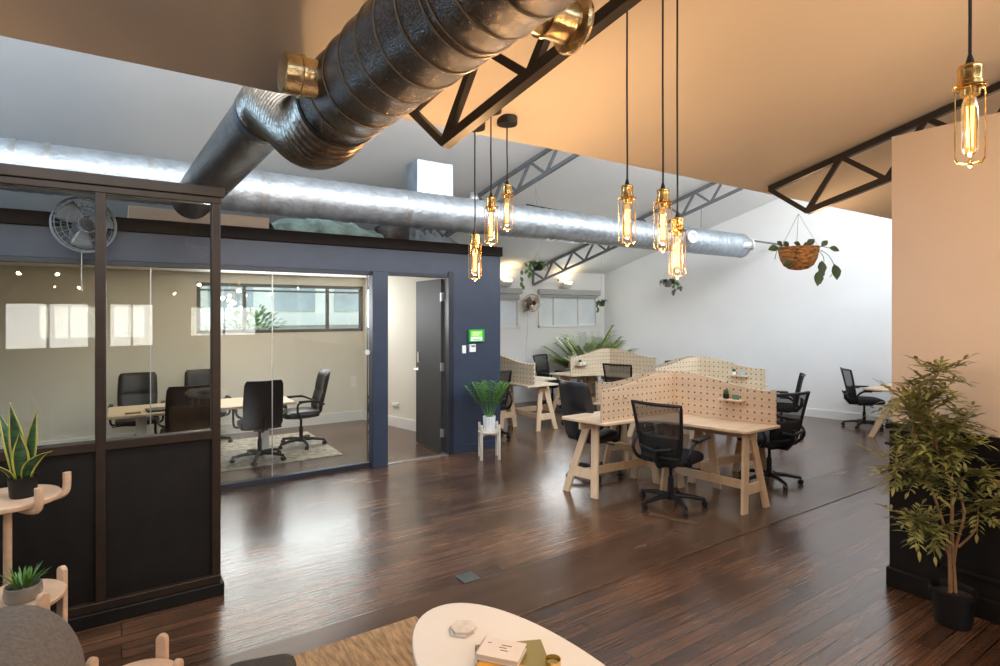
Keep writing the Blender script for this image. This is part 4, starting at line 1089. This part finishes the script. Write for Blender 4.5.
MB().lathe([(.055, 0), (.066, .004), (.074, .03), (.070, .066), (.064, .068), (.060, .05)], 32).build('bowl', m_potc, gp)
MB().lathe([(.062, .052), (.003, .056)], 18).build('soil', m_soil, gp)
mb = MB(); rnd = random.Random(4)
for k in range(46):
    a = rnd.uniform(0, 2 * PI); tl = rnd.uniform(.1, 1.0)
    mb.leaf((.02 * math.cos(a), .02 * math.sin(a), .05), (math.cos(a) * tl, math.sin(a) * tl, 1), (math.cos(a), math.sin(a), .1), rnd.uniform(.10, .16), .009, droop=.25)
mb.build('blades', m_leafb, gp)

# sofa arm in the corner
sf = empty('sofa', 'grey tweed sofa end with rounded arm in the bottom left corner', 'sofa', (-.45, 2.22, 0))
def sofa_arm(u, v):
    # u along the sofa, v across profile
    t = PI * v
    return (0, 0, 0)
prof = [(-.22, .06), (-.22, .36)] + [(-.22 + .22 * (1 - math.cos(t)), .36 + .36 * math.sin(t) ** .8) for t in [PI * i / 18 for i in range(1, 18)]] + [(.22, .36), (.22, .06)]
T4 = Matrix.Rotation(PI / 2, 4, 'X')
o = MB().prism(prof, -.32, .42, T4).build('arm', m_sofa, sf, loc=(.10, 0, 0), rz=-.12, bev=.05, bseg=5, ang=60)
MB().bx(-.95, -.08, -.40, .36, .20, .44).build('seat_cushion', m_sofa, sf, bev=.05, bseg=4)
MB().bx(-.95, -.06, -.44, .40, .07, .20).build('sofa_base', m_sofa, sf, bev=.03)
MB().bx(-.95, -.07, .22, .42, .40, .60).build('back_cushion', m_sofal, sf, bev=.06, bseg=4)
for x, y in ((.2, -.36), (.2, .28), (-.88, -.36), (-.88, .28)):
    MB().tube([(x, y, 0), (x, y, .08)], .02, 10).build('leg', m_ash, sf)
# small stool in front of sofa
stool((.04, 2.43, 0), .372, .146, 'small round pale wooden stool at the bottom edge beside the sofa', 'stool', m_ash, 4, .085, .95, .042, 'round_stool')
o = MB().bx(-.05, .05, -.035, .035, 0, .006).build('paper_card', m_paper, loc=(.07, 2.37, .372), rz=.5); tag(o, 'white paper card lying on the small round stool', 'card')
# ottoman
ot = empty('ottoman', 'dark brown-grey felt ottoman with black piping at the bottom edge', 'ottoman', (.37, 2.03, 0), -.25)
MB().bx(-.13, .13, -.35, .30, .05, .40).build('cushion', m_otto, ot, bev=.05, bseg=5)
MB().tube([(.115, -.35, .36), (.115, .27, .375), (.115, .295, .34), (.115, .30, .10)], .006, 6).build('piping', m_piping, ot)
for x in (-.09, .09):
    for y in (-.3, .25): MB().tube([(x, y, 0), (x, y, .06)], .016, 8).build('leg', m_ash, ot)

# ------------------------------------------------------------------ coffee table and things on it
TH = .40
ct = empty('coffee_table', 'white oval coffee table at the bottom edge', 'table', (1.175, 1.56, 0))
poly = []
for k in range(64):
    t = 2 * PI * k / 64; c, s = math.cos(t), math.sin(t)
    poly.append((.315 * math.copysign(abs(c) ** .92, c) * (1 - .04 * s), .69 * s))
MB().prism(poly, TH - .022, TH).build('tabletop', m_table, ct, bev=.006, bseg=3)
for x, y in ((.15, .38), (-.15, .38), (.15, -.38), (-.15, -.38)):
    MB().tube([(x * 1.25, y * 1.1, 0), (x, y, TH - .022)], [.013, .02], 12).build('leg', m_ash, ct)
o = MB().bx(.56, 1.37, .2, 2.9, .0, .010).build('jute_rug', m_jute, bev=.004); tag(o, 'woven tan jute rug under the coffee table', 'rug')
def book(loc, rz, w, d, h, cover, label, spine=True):
    r = empty('book', label, 'book', loc, rz)
    MB().bx(-w / 2, w / 2, -d / 2, d / 2, 0, .003).bx(-w / 2, w / 2, -d / 2, d / 2, h - .003, h).bx(-w / 2, -w / 2 + .004, -d / 2, d / 2, 0, h).build('cover', cover, r, bev=.001)
    MB().bx(-w / 2 + .004, w / 2 - .004, -d / 2 + .004, d / 2 - .004, .003, h - .003).build('page_block', m_pages, r)
    return r
view = -math.radians(33.73)
book((1.215, 1.735, TH), view + .15, .26, .20, .016, m_olive, 'olive green book lying at the bottom of the book pile')
book((1.115, 1.685, TH + .016), view - .45, .17, .13, .014, m_orange, 'orange book between the white and olive books')
b3 = book((1.177, 1.755, TH + .030), view - .32, .165, .12, .022, m_paper, 'white book with small grey title on top of the pile')
mb = MB()
for k, (x0, x1) in enumerate(((-.005, .035), (-.01, .02), (.0, .03), (-.06, -.045))):
    yk = .018 - .016 * k if k < 3 else .02
    mb.bx(x0, x1, yk, yk + .006, .022, .0225)
mb.build('title_print', m_ink, b3)
hexa = [(.055 * math.cos(PI * k / 3 + .2), .055 * math.sin(PI * k / 3 + .2)) for k in range(6)]
for i, (dx, dy, a, lab) in enumerate(((0, 0, 0, 'lower pale hexagonal stone coaster on the white table'), (.008, -.002, .25, 'upper pale hexagonal stone coaster stacked on another'))):
    o = MB().prism(hexa, 0, .011).build('coaster', m_marble, loc=(1.155 + dx, 2.015 + dy, TH + .0112 * i), rz=a, bev=.002); tag(o, lab, 'coaster', 'hexagonal coasters')
cp = empty('tealight_cup', 'small brass tealight cup right of the books', 'cup', (1.315, 1.62, TH))
MB().lathe([(.022, 0), (.028, .003), (.029, .035), (.026, .035), (.024, .008), (.002, .006)], 20).build('cup', m_brass, cp)
MB().lathe([(.023, .008), (.023, .022), (.002, .023)], 16).build('wax', m_olive, cp)

# floor details
o = MB().bx(-.06, .06, -.06, .06, 0, .004).build('floor_plate', m_plate, loc=(1.852, 3.145, .0035), bev=.001); tag(o, 'small grey metal floor plate set in the boards', 'floor plate')
o = MB().bx(-.20, .20, -.028, .028, 0, .006).build('floor_strip', m_brassstrip, loc=(3.79, 3.10, 0.0035), rz=-1.18, bev=.002); tag(o, 'worn brass cable strip on the floor under the nearest chair', 'floor strip')
# floor outlet strip of worn joint
o = MB().bx(1.2, 9.2, 2.586, 2.594, .0, .0045).build('trim_9', m_brassstrip); struct(o)

# ------------------------------------------------------------------ outside
o = MB().bx(-12, 22, 9.0, 30, -.3, -.05).bx(-12, 16, -14, -4.3, -.3, -.05).build('street_ground', m_street, smooth=False); struct(o)
bl = empty('office_building', 'pale rendered building with banded windows across the street, seen through the meeting room', 'building', (2.6, 15, 0))
MB().bx(-6, 9, 0, 2, 0, 7).build('wall', m_facade, bl, smooth=False)
for z in (1.4, 3.05):
    MB().bx(-6, 9, -.25, 0, z, z + .30).build('balcony_band', m_facade, bl, smooth=False)
for k in range(9):
    for z in (1.85, 3.45):
        MB().bx(-5.4 + k * 1.5, -4.4 + k * 1.5, -.03, .0, z - .1, z + .95).build('facade_window', m_fwin, bl, smooth=False)
def shrub(x, y, r, h, label, n=520):
    q = empty('shrub', label, 'shrub', (x, y, -.05)); mb = MB(); rnd = random.Random(int(x * 17) + 50)
    MB().tube([(0, 0, 0), (0, 0, h * .5)], .05, 8).build('stem', m_bark, q)
    for _ in range(n):
        a, b = rnd.uniform(0, 2 * PI), rnd.uniform(-1, 1); c = math.sqrt(1 - b * b)
        d = Vector((c * math.cos(a), c * math.sin(a), b)); p = d * r * rnd.uniform(.5, 1) + Vector((0, 0, h * .65))
        mb.leaf(p, d + Vector((0, 0, -.2)), (0, 0, 1), r * .22, r * .12)
    mb.build('foliage', m_shrub, q)
shrub(.72, 10.6, .55, 2.4, 'green shrub outside the left pane of the meeting room window')
shrub(2.25, 12.6, .7, 1.8, 'low green shrub outside the middle pane of the meeting room window')
bl2 = empty('neighbour_wall', 'white neighbouring wall outside the back windows', 'building', (7.2, 10.6, 0))
MB().bx(-2.4, 4, 0, .2, 0, 4).build('wall', m_whitep, bl2, smooth=False)
MB().bx(-2.4, 4, -.06, 0, 1.62, 1.66).bx(-2.4, 4, -.06, 0, 1.9, 1.94).build('ledge', m_blind, bl2, smooth=False)
mb = MB()
ring = [(.9 + .30 * math.cos(t), -.02, 1.55 + .36 * math.sin(t)) for t in [PI * k / 16 for k in range(17)]]
mb.tube(ring, .05, 8).build('blue_arch', m_bluefilm, bl2)

# ------------------------------------------------------------------ light
def area(name, loc, rot, sx, sy, e, col, spread=PI):
    l = bpy.data.lights.new(name, 'AREA'); l.shape = 'RECTANGLE'; l.size = sx; l.size_y = sy; l.energy = e; l.color = col; l.spread = spread
    o = bpy.data.objects.new(name, l); COL.objects.link(o); o.location = loc; o.rotation_euler = rot; return o
R = math.radians
# daylight through the roof glazing of each bay (facing +Y)
area('skylight_far', (3.4, YV + .05, 3.65), (R(78), 0, 0), 13.5, 1.7, 225, (1.0, .985, .965))
area('skylight_near', (2.0, -3.95, 4.3), (R(75), 0, 0), 10, .55, 70, (.75, .88, 1.0))
area('window_light_left', (-4.25, 6.4, 3.0), (R(90), 0, R(-90)), 4.2, .8, 150, (.36, .66, 1.0))  # blue panel added for the duct's streak; this wall has no window
# windows in the back wall
area('window_light_meeting', (2.04, YB - .06, 1.78), (R(-90), 0, 0), 2.2, .6, 38, (.95, .98, 1.0))
area('window_light_back', (7.25, YB - .12, 1.75), (R(-90), 0, 0), 1.0, .6, 12, (.95, .98, 1.0))
for x, w_ in ((-.985, 1.1), (.15, .66), (2.2, 1.5)):
    area('window_light_behind', (x, -4.08, 1.5), (R(90), 0, 0), w_, .74, 11 * w_, (1.0, .95, .88))
area('meeting_ceiling_light', (1.0, 7.4, 2.26), (0, 0, 0), 2.5, 1.0, 26, (1.0, .88, .70))
# warm point lights without fixtures, behind the viewer and off to the right
for x, y, z, e in ((-1.06, -1.5, 2.2, 12), (-.68, -1.5, 2.2, 12), (.9, -1.2, 2.1, 16), (2.6, -.6, 2.1, 20), (2.9, .55, 2.2, 10), (5.6, 1.1, 2.1, 12), (4.9, 2.3, 2.1, 7)):
    l = bpy.data.lights.new('lounge_lamp', 'POINT'); l.energy = e; l.color = (1.0, .62, .32); l.shadow_soft_size = .02
    o = bpy.data.objects.new('lounge_lamp', l); COL.objects.link(o); o.location = (x, y, z)
for x in (5.95, 7.42):
    l = bpy.data.lights.new('flood_glow', 'SPOT'); l.energy = 14; l.color = (1.0, .70, .34); l.spot_size = R(150); l.spot_blend = .8; l.shadow_soft_size = .05
    o = bpy.data.objects.new('flood_glow', l); COL.objects.link(o); o.location = (x, YB - .16, 2.32); o.rotation_euler = (R(150), 0, 0)

wd = bpy.data.worlds.new('sky'); SC.world = wd; wd.use_nodes = True
nt = wd.node_tree; bg = nt.nodes['Background']
tc = _n(nt, 'ShaderNodeTexCoord'); sx = _n(nt, 'ShaderNodeSeparateXYZ'); rp = _n(nt, 'ShaderNodeValToRGB')
rp.color_ramp.elements[0].position = .0; rp.color_ramp.elements[0].color = (.90, .92, .92, 1)
rp.color_ramp.elements[1].position = .6; rp.color_ramp.elements[1].color = (.55, .74, .95, 1)
nt.links.new(tc.outputs['Generated'], sx.inputs[0]); nt.links.new(sx.outputs['Z'], rp.inputs[0]); nt.links.new(rp.outputs[0], bg.inputs[0])
bg.inputs[1].default_value = 3.5

# ------------------------------------------------------------------ camera
cam = bpy.data.cameras.new('camera'); co = bpy.data.objects.new('camera', cam); COL.objects.link(co)
co.location = (0, 0, 1.70); co.rotation_euler = (R(90), 0, R(-33.73))
cam.sensor_width = 36; cam.lens = 567 / 1000 * 36; cam.shift_y = -.0195; cam.clip_start = .05
SC.camera = co
SC.view_settings.view_transform = 'Standard'
SC.view_settings.look = 'None'
SC.view_settings.exposure = 0.24
SC.cycles.use_denoising = True
SC.cycles.max_bounces = 8; SC.cycles.transparent_max_bounces = 16
SC.cycles.caustics_reflective = False; SC.cycles.caustics_refractive = False
SC.cycles.sample_clamp_indirect = 6
